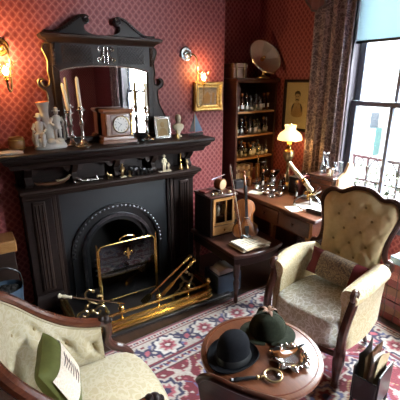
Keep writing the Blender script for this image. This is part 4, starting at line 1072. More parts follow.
hb = thing('bowler_hat', 'black felt bowler hat lying on the round table', 'hat', (.795, 1.012, tz + .0015), math.radians(10))
hb.scale = (.84, .84, .90)
rings = []
prof = [(.098, .004), (.094, .016), (.089, .030), (.087, .055), (.085, .078), (.078, .098), (.064, .114), (.044, .124), (.022, .128), (.003, .129)]
seg = 40
MB().lathe(prof, seg, sx=1.0, sy=.86).build('crown', 'black_felt', hb, smooth=70)
def brim(u, v):
    a = u * 2 * PI; r0, r1 = .090, .137; r = r0 + (r1 - r0) * v
    curl = .020 * (abs(math.sin(a)) ** 2) * v ** 2.2 + .004 * v ** 6
    return (r * math.cos(a), r * math.sin(a) * .86, .006 + curl)
def brim2(u, v):
    x, y, z = brim(u, v); return (x, y, z - .004)
b = MB(); b.grid(brim, 48, 8); b.grid(brim2, 48, 8); b.tube([Vector(brim(u, 1)) - Vector((0, 0, .002)) for u in np.linspace(0, 1, 49)[:-1]], .0035, 6, True)
b.build('brim', 'black_felt', hb, smooth=70)
MB().lathe([(.0995, .010), (.0965, .018), (.0910, .034), (.0895, .036), (.0885, .030)], seg, sx=1.0, sy=.865).build('hat_band', 'black_ribbon', hb)

hd = thing('deerstalker_hat', 'dark green deerstalker hat with ribbon bow on the round table', 'hat', (1.020, 1.052, tz + .001), math.radians(-38))
hd.scale = (.92, .92, .95)
MB().lathe([(.084, .004), (.088, .012), (.088, .035), (.084, .058), (.074, .080), (.056, .098), (.034, .108), (.012, .112), (.002, .1125)], 36, sx=1.0, sy=.9).build('crown', 'green_felt', hd, smooth=70)
for s in (-1, 1):
    def vis(u, v, s=s):
        a = (u - .5) * PI * .9; r = .085 + .052 * v * math.cos(a) ** .6 if math.cos(a) > 0 else .085
        return (s * r * math.cos(a), r * .9 * math.sin(a), .012 - .006 * v)
    b = MB(); b.grid(vis, 20, 6); b.grid(lambda u, v: (vis(u, v)[0], vis(u, v)[1], vis(u, v)[2] - .005), 20, 6); b.build('peak', 'green_felt', hd, smooth=70)
    def flap(u, v, s=s):
        a = (u - .5) * 1.5; t = v * 1.05
        r = .0895 * math.cos(t * 1.1) ** .55 + .004; z = .018 + .098 * math.sin(min(t * 1.35, PI / 2))
        w = (1 - .35 * v)
        return (r * math.sin(a * w), s * r * .9 * math.cos(a * w), z + .003)
    MB().grid(flap, 16, 14).build('ear_flap', 'green_felt', hd, smooth=70)
b = MB()
for k in range(6):
    a = k * PI / 3; b.tube([(.0885 * math.cos(a) * f, .0885 * .9 * math.sin(a) * f, z) for f, z in ((1.0, .012), (1.0, .035), (.96, .058), (.85, .080), (.65, .098), (.4, .108), (.05, .1135))], .0018, 5)
b.build('seams', 'green_felt', hd)
bw = MB()
for k, (a, L_) in enumerate(((.3, .045), (1.3, .036), (2.5, .046), (3.7, .036), (5.0, .042))):
    c, s_ = math.cos(a), math.sin(a)
    bw.tube(spline([(0, 0, .116), (c * L_ * .5, s_ * L_ * .5, .134), (c * L_, s_ * L_, .124 + .01 * (k % 2))], 4), [.004, .007, .009, .010, .010, .009, .007, .004, .002], 8, flat=.35)
bw.ball((0, 0, .120), .010, 8); bw.build('ribbon_bow', 'bow_ribbon', hd)

dsh = thing('silver_dish', 'ornate silver ashtray dish on the round table', 'dish', (.990, .878, tz))
rings = []
for r, z, fl in ((.030, .001, 0), (.048, .003, 0), (.056, .010, .02), (.060, .016, .05), (.070, .018, .10), (.078, .016, .14), (.080, .014, .15), (.07, .012, .12), (.05, .0005, 0)):
    rings.append([(r * (1 + fl * math.cos(9 * a)) * math.cos(a), r * (1 + fl * math.cos(9 * a)) * math.sin(a), z) for a in np.linspace(0, 2 * PI, 73)[:-1]])
MB().loft(rings).build('bowl', 'silver', dsh, smooth=50)
b = MB()
for i in range(18): a = i * PI / 9; b.ball((.070 * math.cos(a), .070 * math.sin(a), .018), .0075, 8, (1, 1, .6))
b.build('rim_beads', 'silver', dsh)
pp = thing('smoking_pipe', 'curved brown briar pipe resting in the silver dish', 'pipe', (.985, .885, tz + .010), math.radians(-20))
pts = spline([(-.052, .004, .040), (-.046, .0, .028), (-.028, -.004, .021), (0, -.004, .020), (.024, 0, .024), (.040, .004, .032)], 5); n = len(pts)
MB().tube(pts, [.020, .0205, .021, .0215, .0215, .0213, .021, .0205, .02, .019, .018, .017, .016, .0145, .013, .012, .0105, .0095, .0085, .008, .0075, .007, .0065, .006, .006, .006][:n], 14).build('bowl', 'briar', pp, smooth=60)
MB().lathe([(.016, 0), (.013, -.006), (.001, -.008)], 14, along((-.053, .004, .0415), (-.056, .004, .0465))).build('bowl_mouth', 'soot', pp)
MB().tube(spline([(.040, .004, .032), (.062, .010, .038), (.078, .020, .032)], 5), .0048, 8).build('stem', 'black_bakelite', pp)
mg = thing('magnifying_glass', 'magnifying glass with turned dark handle on the round table', 'magnifying glass', (.862, .842, tz + .009))
hv = Vector((.752 - .872, .890 - .838, 0)).normalized()
MB().tube([(.034 * math.cos(a), .034 * math.sin(a), 0) for a in np.linspace(0, 2 * PI, 33)[:-1]], .0048, 8, True).build('rim', 'old_brass', mg)
MB().lathe([(.001, -.004), (.02, -.003), (.032, 0), (.02, .003), (.001, .004)], 28).build('lens', 'clear_glass', mg)
Th = along(tuple(hv * .034), tuple(hv * .2))
MB().lathe([(.004, 0), (.005, .012), (.009, .016), (.006, .022), (.010, .03), (.005, .034)], 12, Th).build('ferrule', 'old_brass', mg)
MB().lathe([(.005, .034), (.007, .05), (.0085, .07), (.0065, .085), (.008, .10), (.010, .112), (.006, .125), (.009, .133), (.004, .14)], 12, Th).build('handle', 'black_bakelite', mg)

# ================================================================== side table with violin
TZ = .42
st = thing('side_table', 'low dark wooden table with bowed front holding the violin', 'table', (1.70, 2.19, 0))
def bow_poly(hx, yf, yb, bow): return [(-hx, yb), (-hx, yf + .012), (-hx + .02, yf)] + [(-hx + .02 + (2 * hx - .04) * t, yf - bow * math.sin(PI * t)) for t in np.linspace(.05, .95, 14)] + [(hx - .02, yf), (hx, yf + .012), (hx, yb)]
b = MB(); b.prism(bow_poly(.232, -.31, .31, .035), TZ - .028, TZ, 'xy'); b.build('table_top', 'dark_mahogany', st, smooth=25, bevel=.006)
b = MB(); b.prism(bow_poly(.212, -.285, .29, .03), TZ - .10, TZ - .028, 'xy'); b.build('apron', 'ebony_light', st, smooth=25)
for sx in (-1, 1):
    for sy in (-.27, .27):
        MB().lathe([(.012, 0), (.018, .02), (.013, .05), (.020, .11), (.024, .17), (.015, .20), (.022, .225), (.022, .25), (.026, .26), (.026, .325)], 12, tf((sx * .185, sy, .012 if sy < 0 else 0))).build('leg', 'dark_mahogany', st)
db = tag(MB().box(-.11, .11, -.10, .10, 0, .17).build('storage_box', 'coal_blue', loc=(1.57, 2.17, 0), bevel=.006), 'dark blue box on the floor under the violin table', 'box')
b = MB()
def fold(u, v): return ((u - .5) * .15, (v - .5) * .13, .030 + .014 * math.sin(u * 5 + 1) * math.sin(v * 4) + (.01 if .3 < u < .7 else 0))
b.grid(fold, 12, 12); b.grid(lambda u, v: ((u - .5) * .15, (v - .5) * .13, .0005), 4, 4)
rim = [fold(u, 0) for u in np.linspace(0, 1, 13)] + [fold(1, v) for v in np.linspace(0, 1, 13)[1:]] + [fold(u, 1) for u in np.linspace(1, 0, 13)[1:]] + [fold(0, v) for v in np.linspace(1, 0, 13)[1:-1]]
b.loft([rim, [(x, y, .0005) for x, y, z in rim]], cap=False)
tag(b.build('folded_cloth', 'white_cloth', loc=(1.55, 2.15, .1705), smooth=60), 'folded white cloth on the dark blue box under the table', 'cloth')

kc = thing('display_cabinet', 'small wooden cabinet with glazed door behind the violin', 'cabinet', (1.62, 2.36, TZ))
b = MB(); b.box(-.12, -.105, -.115, .12, 0, .32); b.box(.105, .12, -.115, .12, 0, .32); b.box(-.105, .105, .108, .12, 0, .32); b.box(-.105, .105, -.115, .108, 0, .015); b.box(-.105, .105, -.10, .108, .15, .158)
b.build('carcass', 'ebony_light', kc, smooth=0)
MB().box(-.132, .132, -.128, .12, .32, .338).build('top', 'dark_mahogany', kc, bevel=.005)
dr = MB(); dr.box(-.104, -.080, -.128, -.116, .095, .315); dr.box(.080, .104, -.128, -.116, .095, .315); dr.box(-.080, .080, -.128, -.116, .095, .115); dr.box(-.080, .080, -.128, -.116, .295, .315); dr.box(.012, .024, -.128, -.116, .115, .295)
do = dr.build('door', 'honey_wood', kc, smooth=0); MB().box(-.08, .08, -.123, -.121, .115, .295).build('pane', 'clear_glass', do, smooth=0)
d2 = MB().box(-.104, .104, -.128, -.116, .018, .088).build('drawer', 'honey_wood', kc, bevel=.003); MB().ball((0, -.134, .053), .008, 8).build('knob', 'brass', d2)
for k, (x, z, c, nm) in enumerate(((-.06, .158, 'brass', 'leftmost'), (-.015, .158, 'ivory', 'middle'), (.045, .158, 'old_brass', 'rightmost'))):
    o = MB().lathe([(.018, 0), (.020, .01), (.014, .03), (.018, .055), (.010, .075), (.003, .08)], 12).build('curio', c, loc=(1.62 + x, 2.30, TZ + z + .0005)); tag(o, '%s little pot behind the glass of the small display cabinet' % nm, 'ornament', 'curios in the display cabinet')
kz = TZ + .3385
dc = thing('drum_clock', 'round wooden drum clock with crossbar on the display cabinet', 'clock', (1.655, 2.38, kz), .3)
Td = tf((0, -.02, .055), PI / 2)
MB().lathe([(.040, -.03), (.044, -.02), (.044, .025), (.048, .03), (.046, .036), (.038, .034)], 22, Td).build('drum', 'briar', dc)
MB().lathe([(.039, .033), (.039, .0355), (.001, .036)], 22, Td).build('face', 'old_paper', dc)
b = MB(); b.box(-.05, .05, -.05, .02, 0, .014); b.build('stand', 'dark_mahogany', dc, bevel=.003)
MB().tube([(-.08, 0, .10), (.09, 0, .112)], .004, 6).build('crossbar', 'steel_dark', dc)
for k, (x, y, r, mt, nm) in enumerate(((1.535, 2.27, .016, 'silver', 'silver thimble pot at the front corner of the display cabinet'), (1.575, 2.285, .013, 'old_brass', 'brass ring box next to the silver thimble pot'), (1.615, 2.27, .015, 'silver', 'silver snuff box in front of the drum clock'), (1.70, 2.275, .012, 'ivory', 'ivory pot at the right front of the display cabinet'))):
    o = MB().lathe([(r, 0), (r * 1.1, r * .3), (r * .8, r * .9), (r * .9, r * 1.1), (r * .3, r * 1.5)], 12).build('trinket', mt, loc=(x, y, kz)); tag(o, nm, 'trinket', 'trinkets on the display cabinet')
o = MB().box(-.05, .05, -.035, .035, 0, .016).build('red_notebook', 'red_leather', loc=(1.545, 2.385, kz), rot=(0, 0, .3), bevel=.003); tag(o, 'red leather notebook lying on the display cabinet', 'book')

# sheet music
for k, (dx, dy, a, mt, lb) in enumerate(((.01, .01, -.05, 'old_paper', 'bottom sheet music booklet of the pile on the low table'), (-.008, 0, .03, 'paper', 'second sheet music booklet from the table in the pile'), (.012, -.004, .10, 'old_paper', 'third sheet music booklet of the pile by the violin'), (0, .004, .05, 'paper', 'topmost sheet music booklet with printed title by the violin'))):
    o = MB().box(-.125, .125, -.085, .085, 0, .0075).build('sheet_music', mt, loc=(1.672 + dx, 1.972 + dy, TZ + .0003 + k * .0079), rot=(0, 0, a), bevel=.001); tag(o, lb, 'sheet music', 'pile of sheet music')
    if k == 3:
        p = MB()
        for (x0, x1, y) in ((-.06, .06, .030), (-.085, .085, .005), (-.04, .04, -.015), (-.07, .07, -.040)):
            x = x0
            while x < x1: p.box(x, x + .008, y - .004, y + .004, .0076, .0079); x += .0115
        p.build('printed_title', 'print_ink', o, smooth=0)['kind'] = 'stuff'
        MB().box(-.125, -.112, -.085, .085, .0076, .0081).build('spine_strip', 'print_ink', o, smooth=0)

# violin
v0, v1 = Vector((1.715, 2.075, TZ + .012)), Vector((1.775, 2.205, .940))
ax_z = (v1 - v0).normalized(); face = Vector((-.30, -.92, .0)); face = (face - ax_z * face.dot(ax_z)).normalized(); ax_x = ax_z.cross(face) * -1
vi = bpy.data.objects.new('violin', None); COL.objects.link(vi); tag(vi, 'brown violin standing upright on the low dark table', 'violin')
mw = Matrix.Identity(4)
sx_ = face.cross(ax_z).normalized()
for i in range(3): mw[i][0] = sx_[i]; mw[i][1] = -face[i]; mw[i][2] = ax_z[i]
mw.translation = v0; vi.matrix_world = mw
Lv = (v1 - v0).length; sB = Lv / .58
halfv = [(.0, 0), (.05, .004), (.088, .03), (.100, .075), (.088, .115), (.066, .135), (.056, .170), (.060, .205), (.074, .228), (.080, .262), (.068, .305), (.035, .332), (.0, .338)]
op = spl2(halfv, 4); op = op + [(-x, z) for x, z in op[-2:0:-1]]
op = [(x * sB * 1.12, z * sB) for x, z in op]
b = MB()
cz = .16 * sB
def ring_at(k, y): return [(x * k, y, cz + (z - cz) * k) for x, z in op]
b.loft([ring_at(.05, -.030), ring_at(.5, -.027), ring_at(.85, -.021), ring_at(1.0, -.016), ring_at(.96, -.014), ring_at(.96, .012), ring_at(1.0, .014), ring_at(.85, .020), ring_at(.4, .026), ring_at(.05, .027)])
b.build('body', 'violin_wood', vi, smooth=45)
MB().box(-.011, .011, -.042, -.034, .17 * sB, .455 * sB).build('fingerboard', 'black_bakelite', vi, bevel=.003)
MB().tube([(0, -.016, .33 * sB), (0, -.022, .46 * sB)], .011, 8).build('neck', 'violin_wood', vi)
b = MB(); b.tube([(0, -.022, .455 * sB), (0, -.014, .52 * sB), (0, -.008, .55 * sB)], [.010, .010, .008], 8); b.tube(spiral((-.012, .558 * sB), .016, .004, 1.2, 0, 'yz', d=0), .007, 7); pb = b.build('scroll', 'violin_wood', vi)
for k, s in enumerate((1, -1, 1, -1)): MB().tube([(0, -.016, (.475 + k * .014) * sB), (s * .030, -.016, (.478 + k * .014) * sB)], [.003, .005], 6).build('tuning_peg', 'black_bakelite', pb)
MB().prism([(-.018, 0), (.018, 0), (.014, .004), (.012, .02), (-.012, .02), (-.014, .004)], .12, .124, 'xy', Matrix(((1, 0, 0, 0), (0, -1, 0, -.027), (0, 0, 1, .045), (0, 0, 0, 1)))).build('bridge', 'light_wood', vi)
MB().prism([(-.007, .005), (.007, .005), (.018, .10), (-.018, .10)], -.040, -.035, 'xz').build('tailpiece', 'black_bakelite', vi)
b = MB()
for k in (-1.5, -.5, .5, 1.5): b.tube([(k * .006, -.041, .10), (k * .006, -.046, .165), (k * .0035, -.044, .455 * sB)], .0007, 4)
b.build('strings', 'silver', vi)
MB().tube([(-.03, -.026, .02), (.0, -.036, .012), (.03, -.032, .03)], .008, 6).build('chin_rest', 'black_bakelite', vi)
for s in (-1, 1): MB().tube(spline([(s * .034, -.0275, .185 * sB), (s * .028, -.028, .165 * sB), (s * .036, -.028, .145 * sB), (s * .042, -.0275, .125 * sB)], 4), .0022, 5).build('sound_hole', 'print_ink', vi)
bo = bpy.data.objects.new('violin_bow', None); COL.objects.link(bo); bo.location = (1.650, 2.04, TZ + .003); tag(bo, 'thin violin bow leaning left of the violin', 'violin bow')
bv = Vector((1.645, 2.215, 1.0)) - Vector(bo.location); Tb = along((0, 0, 0), bv); Lb = bv.length
MB().tube([Tb @ Vector(p) for p in ((0, 0, 0), (.006, 0, Lb * .5), (0, 0, Lb - .02), (-.008, 0, Lb))], [.005, .0045, .004, .003], 7).build('stick', 'mahogany', bo)
MB().tube([Tb @ Vector(p) for p in ((-.014, 0, .05), (-.012, 0, Lb - .01))], .0025, 5, flat=.4).build('hair', 'wax', bo)
MB().box(-.018, .002, -.005, .005, .025, .055, Tb).build('frog', 'black_bakelite', bo, smooth=0)

# ================================================================== bottle cabinet in the alcove
BA = math.radians(6)
bc = thing('bottle_cabinet', 'tall dark open cabinet with shelves of chemical bottles', 'cabinet', (2.062, 2.695, 0), BA)
BW, BD = .535, .27
for x0, x1 in ((0, .026), (BW - .026, BW)): MB().box(x0, x1, 0, BD, 0, 1.60).build('side_panel', 'dark_mahogany', bc, bevel=.003)
MB().box(.026, BW - .026, BD - .015, BD, 0, 1.60).build('back_panel', 'ebony', bc, smooth=0)
MB().rectloft(BW / 2, 0, BD, [(0, 1.585), (.006, 1.595), (.014, 1.605), (.014, 1.618), (.006, 1.624)], cx=BW / 2).build('cornice', 'dark_mahogany', bc, smooth=25)
SH = [.655, .905, 1.12, 1.335]
for z in SH: MB().box(.026, BW - .026, .005, BD - .015, z - .018, z).build('shelf', 'honey_wood', bc, bevel=.002)
MB().box(.026, BW - .026, .01, BD - .015, 0, .637).build('lower_carcass', 'dark_mahogany', bc, smooth=0)
for x0, x1 in ((.03, BW / 2 - .004), (BW / 2 + .004, BW - .03)):
    d = MB().box(x0, x1, -.006, .01, .06, .63).build('door', 'dark_mahogany', bc, bevel=.004); MB().ball((x1 - .02 if x0 < .1 else x0 + .02, -.012, .38), .009, 8).build('knob', 'brass', d)
b = MB(); b.prism(spl2([(.026, 1.57), (.05, 1.52), (.034, 1.47), (.046, 1.42), (.026, 1.38)], 4) , -.002, .006, 'xz'); b.build('scroll_bracket', 'dark_mahogany', bc)
Tcab = Matrix.Translation((2.062, 2.695, 0)) @ Matrix.Rotation(BA, 4, 'Z')
PROF = {
 'squat jar': [(.021, 0), (.023, .004), (.023, .045), (.017, .056), (.014, .060), (.014, .066), (.017, .068)],
 'tall bottle': [(.016, 0), (.018, .004), (.018, .070), (.013, .084), (.007, .094), (.007, .110), (.010, .112)],
 'round flask': [(.010, 0), (.022, .010), (.027, .028), (.022, .046), (.009, .060), (.007, .085), (.010, .088)],
 'slim phial': [(.011, 0), (.012, .004), (.012, .075), (.008, .084), (.008, .095), (.011, .097)],
 'conical flask': [(.026, 0), (.027, .004), (.012, .050), (.008, .058), (.008, .078), (.011, .080)]}
MESH = {}
def bottle_mesh(kind, glass):
    k = (kind, glass)
    if k not in MESH:
        p = PROF[kind]; top = p[-1]
        inner = [(r - .002, z) for r, z in p[::-1] if z > .003][:-1] + [(p[1][0] - .004, .006), (.001, .006)]
        o = MB().lathe(p + inner, 14).build('bottle', glass); s = MB().lathe([(top[0] * .7, top[1] - .008), (top[0] * .75, top[1] + .002), (top[0] * 1.1, top[1] + .004), (top[0] * .9, top[1] + .012), (.002, top[1] + .015)], 10).build('stopper', 'briar' if glass != 'clear_glass' else 'clear_glass')
        c = MB().lathe([(p[1][0] - .0035, .005), (p[1][0] - .0035 if kind not in ('conical flask', 'round flask') else p[1][0] * .9, .020), (p[2][0] * .72, .034), (.001, .034)], 12).build('contents', 'ivory' if glass != 'amber_glass' else 'briar')
        lbm = MB(); r = p[2][0] + .0006
        if kind in ('squat jar', 'tall bottle', 'slim phial'):
            zt = .018; lbm.grid(lambda u, v: (r * math.cos(-PI / 2 - .9 + 1.8 * u), r * math.sin(-PI / 2 - .9 + 1.8 * u), zt + .024 * v), 10, 1)
            lo = lbm.build('paper_label', 'white_paper')
        else: lo = None
        ms = (o.data, s.data, c.data, lo.data if lo else None)
        for q in (o, s, c, lo):
            if q: bpy.data.objects.remove(q)
        MESH[k] = ms
    return MESH[k]
def place_bottle(kind, glass, P, label, group, sc=1.0, rz=0):
    me = bottle_mesh(kind, glass)
    o = bpy.data.objects.new('bottle', me[0]); COL.objects.link(o); o.location = P; o.scale = (sc, sc, sc * (1.25 if 'tall' not in kind else 1.02)); o.rotation_euler = (0, 0, rz); tag(o, label, 'bottle', group)
    for nm, d in (('stopper', me[1]), ('contents', me[2]), ('paper_label', me[3])):
        if d: c = bpy.data.objects.new(nm, d); COL.objects.link(c); c.parent = o
kinds = list(PROF); gls = ['clear_glass', 'clear_glass', 'amber_glass', 'smoke_glass', 'clear_glass', 'green_glass']
COLN = {'clear_glass': 'clear', 'amber_glass': 'amber', 'smoke_glass': 'smoky', 'green_glass': 'green'}
SN = {.905: 'lowest bottle shelf', 1.12: 'middle cabinet shelf', 1.335: 'top cabinet shelf'}
r2 = random.Random(11)
for z in (.905, 1.12, 1.335):
    for row, (yy, cnt, x0, dx) in enumerate(((.055, 8, .068, .0575), (.150, 7, .085, .060))):
        for i in range(cnt):
            kd = r2.choice(kinds); g = r2.choice(gls); sc_ = (r2.uniform(.9, 1.0) if 'flask' in kd else r2.uniform(1.05, 1.25)) * (1.08 if row else 1.0)
            P = Tcab @ Vector((x0 + i * dx, yy + r2.uniform(-.008, .008), z + .0006))
            place_bottle(kd, g, P, '%s %s, %s from left, %s row, %s' % (COLN[g], kd, ORD[i], 'front' if row == 0 else 'back', SN[z]), 'bottles on the cabinet shelves', sc_, BA)
# books on the bottom shelf
x = .032
for i, (w_, h_, mt, cn_) in enumerate(((.032, .17, 'cream_cloth_book', 'cream'), (.028, .18, 'cream_cloth_book', 'cream'), (.034, .165, 'tan_leather', 'tan'), (.030, .175, 'cream_cloth_book', 'cream'), (.036, .16, 'tan_leather', 'tan'), (.030, .17, 'cream_cloth_book', 'cream'), (.034, .18, 'brown_leather', 'brown'))):
    P = Tcab @ Vector((x + w_ / 2, .08, SH[0] + .0005)); x += w_ + .0025
    o = MB().box(-w_ / 2, w_ / 2, -.055, .06, 0, h_).build('book', mt, loc=P, rot=(0, 0, BA), bevel=.003); tag(o, '%s book, %s from left on the bottom cabinet shelf' % (cn_, ORD[i]), 'book', 'books on the bottom cabinet shelf')
    q = MB(); q.box(-w_ / 2 + .003, w_ / 2 - .003, -.0565, -.055, h_ * .62, h_ * .78); q.build('title_patch', 'brown_leather' if cn_ != 'brown' else 'tan_leather', o, smooth=0)
for i, (xx, hh, mt, lb) in enumerate(((.335, .12, 'red_leather', 'red cylindrical tin on the bottom cabinet shelf'), (.400, .15, 'brown_glaze', 'brown stoneware jar on the bottom cabinet shelf'), (.465, .13, 'smoke_glass', 'smoky glass jar at the right of the bottom cabinet shelf'))):
    o = MB().lathe([(.027, 0), (.028, .004), (.028, hh * .8), (.022, hh * .88), (.024, hh * .9), (.024, hh), (.002, hh + .004)], 16).build('storage_jar', mt, loc=Tcab @ Vector((xx, .09, SH[0] + .0005))); tag(o, lb, 'jar')
# tin box and reflector on top
tb = thing('trinket_box', 'dark wooden box with brass bands on top of the bottle cabinet', 'box', Tcab @ Vector((.105, .15, 1.6245)), BA)
MB().box(-.085, .085, -.08, .08, 0, .085).build('body', 'brown_leather', tb, bevel=.004); MB().box(-.088, .088, -.083, .083, .085, .125).build('lid', 'brown_leather', tb, bevel=.006)
for x in (-.045, .045): MB().box(x - .008, x + .008, -.0845, .0835, .002, .1265).build('band', 'old_brass', tb, smooth=0)
rd = thing('reflector_dish', 'large faceted silver reflector dish on top of the bottle cabinet', 'reflector', Tcab @ Vector((.39, .06, 1.6245)))
MB().lathe([(.065, 0), (.065, .008), (.03, .016), (.012, .03), (.010, .075)], 18).build('stand', 'old_brass', rd)
dn = Vector((-.03, -.85, .50)).normalized(); Tr = Matrix.Translation((-.02, -.03, .185)) @ dn.to_track_quat('Z', 'Y').to_matrix().to_4x4()
seg = 10; rings = []
for r, z in ((.010, -.055), (.050, -.050), (.100, -.028), (.152, .0), (.168, .013)): rings.append([(r * math.cos(2 * PI * j / seg), r * math.sin(2 * PI * j / seg), z) for j in range(seg)])
b = MB(); b.loft(rings, T=Tr, cap=False); b.loft([[(x * 1.0, y * 1.0, z - .004) for x, y, z in r] for r in rings], T=Tr, cap=False)
b.build('dish', 'chrome_dish', rd, smooth=0)
MB().tube([Tr @ Vector((.168 * math.cos(a), .168 * math.sin(a), .013)) for a in np.linspace(0, 2 * PI, 49)[:-1]], .007, 7, True).build('rim', 'silver', rd)
MB().lathe([(.016, -.05), (.02, -.03), (.012, -.015), (.014, 0), (.003, .008)], 14, Tr).build('centre_boss', 'brass', rd)
MB().tube([(0, 0, .07), (0, .02, .12), Tr @ Vector((0, 0, -.055))], .009, 8).build('neck', 'old_brass', rd)

# ================================================================== framed portrait on the window wall
pt = thing('portrait', 'sepia portrait of a moustached man in a dark frame', 'picture', (X2 - .001, 2.505, 1.385))
Rm = Matrix(((0, 1, 0, 0), (-1, 0, 0, 0), (0, 0, 1, 0), (0, 0, 0, 1)))   # local picture x -> -y (viewer right), depth -> -x
b = MB(); frame_loft(b, .166, .228, [(0, 0), (0, .020), (.006, .024), (.018, .022), (.024, .010), (.026, .006)], Rm); b.build('frame', 'ebony', pt, smooth=20)
pm_ = MB().box(-.141, .141, -.006, -.001, -.203, .203, Rm).build('mount', 'sepia_mount', pt, smooth=0)
def flat(poly, d, mat, nm, par=pm_): MB().prism(poly, -.006 - d, -.006, 'xz', Rm).build(nm, mat, par, smooth=0)
flat(spl2([(-.070, -.080), (-.066, -.020), (-.050, .012), (-.020, .026), (.020, .026), (.050, .010), (.068, -.02), (.072, -.080), (.04, -.10), (0, -.105), (-.04, -.10)], 3, True), .0008, 'sepia_mid', 'uniform')
flat(spl2([(-.030, .06), (-.027, .095), (-.012, .112), (.012, .112), (.027, .095), (.030, .06), (.018, .03), (0, .022), (-.018, .03)], 3, True), .0014, 'sepia_skin', 'face')
flat(spl2([(-.032, .082), (-.032, .112), (-.012, .128), (.014, .128), (.033, .110), (.032, .080), (.022, .100), (0, .104), (-.022, .100)], 3, True), .0020, 'sepia_dark', 'hair')
flat(spl2([(-.024, .044), (-.012, .058), (0, .056), (.012, .058), (.024, .044), (.010, .048), (0, .046), (-.010, .048)], 3, True), .0022, 'sepia_dark', 'moustache')
for s in (-1, 1):
    flat([(s * .016, .078), (s * .006, .078), (s * .006, .083), (s * .016, .083)], .0022, 'sepia_dark', 'eye')
    flat(spl2([(s * .066, -.02), (s * .048, .012), (s * .036, .016), (s * .052, -.03), (s * .060, -.06)], 3, True), .0016, 'sepia_dark', 'shoulder_braid')
MB().box(-.141, .141, -.0095, -.0090, -.203, .203, Rm).build('glazing', 'pane_glass', pt, smooth=0)

# ================================================================== chemistry desk
DZ = .70
dk_ = thing('writing_desk', 'reddish wooden desk with drawers below the portrait', 'desk', (2.20, 2.04, 0))
DX0, DX1, DY0, DY1 = -.30, .29, -.455, .55
MB().box(DX0 - .005, DX1, DY0 - .01, DY1, DZ - .028, DZ).build('desk_top', 'desk_wood', dk_, bevel=.007)
b = MB(); b.box(DX0 + .03, DX1 - .01, DY0 + .02, DY0 + .04, DZ - .16, DZ - .028); b.box(DX0 + .03, DX1 - .01, DY1 - .04, DY1 - .02, DZ - .16, DZ - .028); b.box(DX1 - .03, DX1 - .01, DY0 + .04, DY1 - .04, DZ - .16, DZ - .028); b.box(DX0 + .05, DX1 - .03, DY0 + .04, DY1 - .04, DZ - .16, DZ - .15)
b.build('carcass', 'desk_wood', dk_, smooth=0)
MB().box(DX0 + .018, DX0 + .03, DY0 + .02, DY1 - .02, DZ - .165, DZ - .028).build('front_frame', 'desk_wood', dk_, smooth=0)
n = 3; wdr = (DY1 - DY0 - .08) / n
for i in range(n):
    y0 = DY0 + .04 + i * wdr
    d = MB().box(DX0 + .008, DX0 + .018, y0 + .006, y0 + wdr - .006, DZ - .152, DZ - .04).build('drawer', 'desk_wood', dk_, bevel=.003)
    MB().lathe([(.006, 0), (.006, .008), (.014, .014), (.012, .020), (.002, .022)], 12, tf((DX0 + .008, y0 + wdr / 2, DZ - .095), 0, -PI / 2)).build('knob', 'dark_mahogany', d)
for sx in (DX0 + .045, DX1 - .04):
    for sy in (DY0 + .05, DY1 - .05):
        MB().loft([[(sx - r, sy - r, z), (sx + r, sy - r, z), (sx + r, sy + r, z), (sx - r, sy + r, z)] for r, z in ((.014, .013 if sy < 0 else 0), (.020, .3), (.028, DZ - .16), (.03, DZ - .028))]).build('leg', 'honey_wood', dk_, smooth=0)
D0 = DZ + .0006
# oil lamp
ol = thing('oil_lamp', 'lit brass oil lamp with yellow opal glass shade on the desk', 'lamp', (2.375, 2.33, D0))
MB().lathe([(.062, 0), (.062, .012), (.045, .02), (.022, .035), (.016, .07), (.020, .10), (.014, .13), (.016, .19), (.028, .21), (.045, .235), (.05, .265), (.042, .29), (.02, .30)], 20).build('column', 'old_brass', ol)
MB().lathe([(.018, .30), (.024, .31), (.020, .33), (.026, .345), (.02, .36)], 16).build('burner', 'brass', ol)
b = MB(); b.loft([[(r * math.cos(a), r * math.sin(a), z) for a in np.linspace(0, 2 * PI, 33)[:-1]] for r, z in ((.104, .375), (.106, .385), (.098, .410), (.080, .432), (.056, .446), (.046, .455), (.046, .475), (.052, .490))], cap=False)
b.build('lamp_shade', 'opal_shade', ol, smooth=60)
b = MB(); b.loft([[(r * math.cos(a), r * math.sin(a), z) for a in np.linspace(0, 2 * PI, 17)[:-1]] for r, z in ((.018, .36), (.026, .39), (.022, .43), (.016, .48), (.016, .51))], cap=False); b.build('chimney', 'shade_glass', ol)
MB().ball((0, 0, .40), .012, 8, (1, 1, 1.6)).build('flame', 'gas_flame', ol)
MB().tube([(.104 * math.cos(a), .104 * math.sin(a), .374) for a in np.linspace(0, 2 * PI, 33)[:-1]], .003, 6, True).build('shade_ring', 'brass', ol)
l = bpy.data.lights.new('oil_lamp_light', 'POINT'); l.energy = 2.6; l.color = (1, .62, .26); l.shadow_soft_size = .02
lo = bpy.data.objects.new('oil_lamp_light', l); COL.objects.link(lo); lo.parent = ol; lo.location = (0, 0, .366)
ol.scale = (1, 1, 1.10)
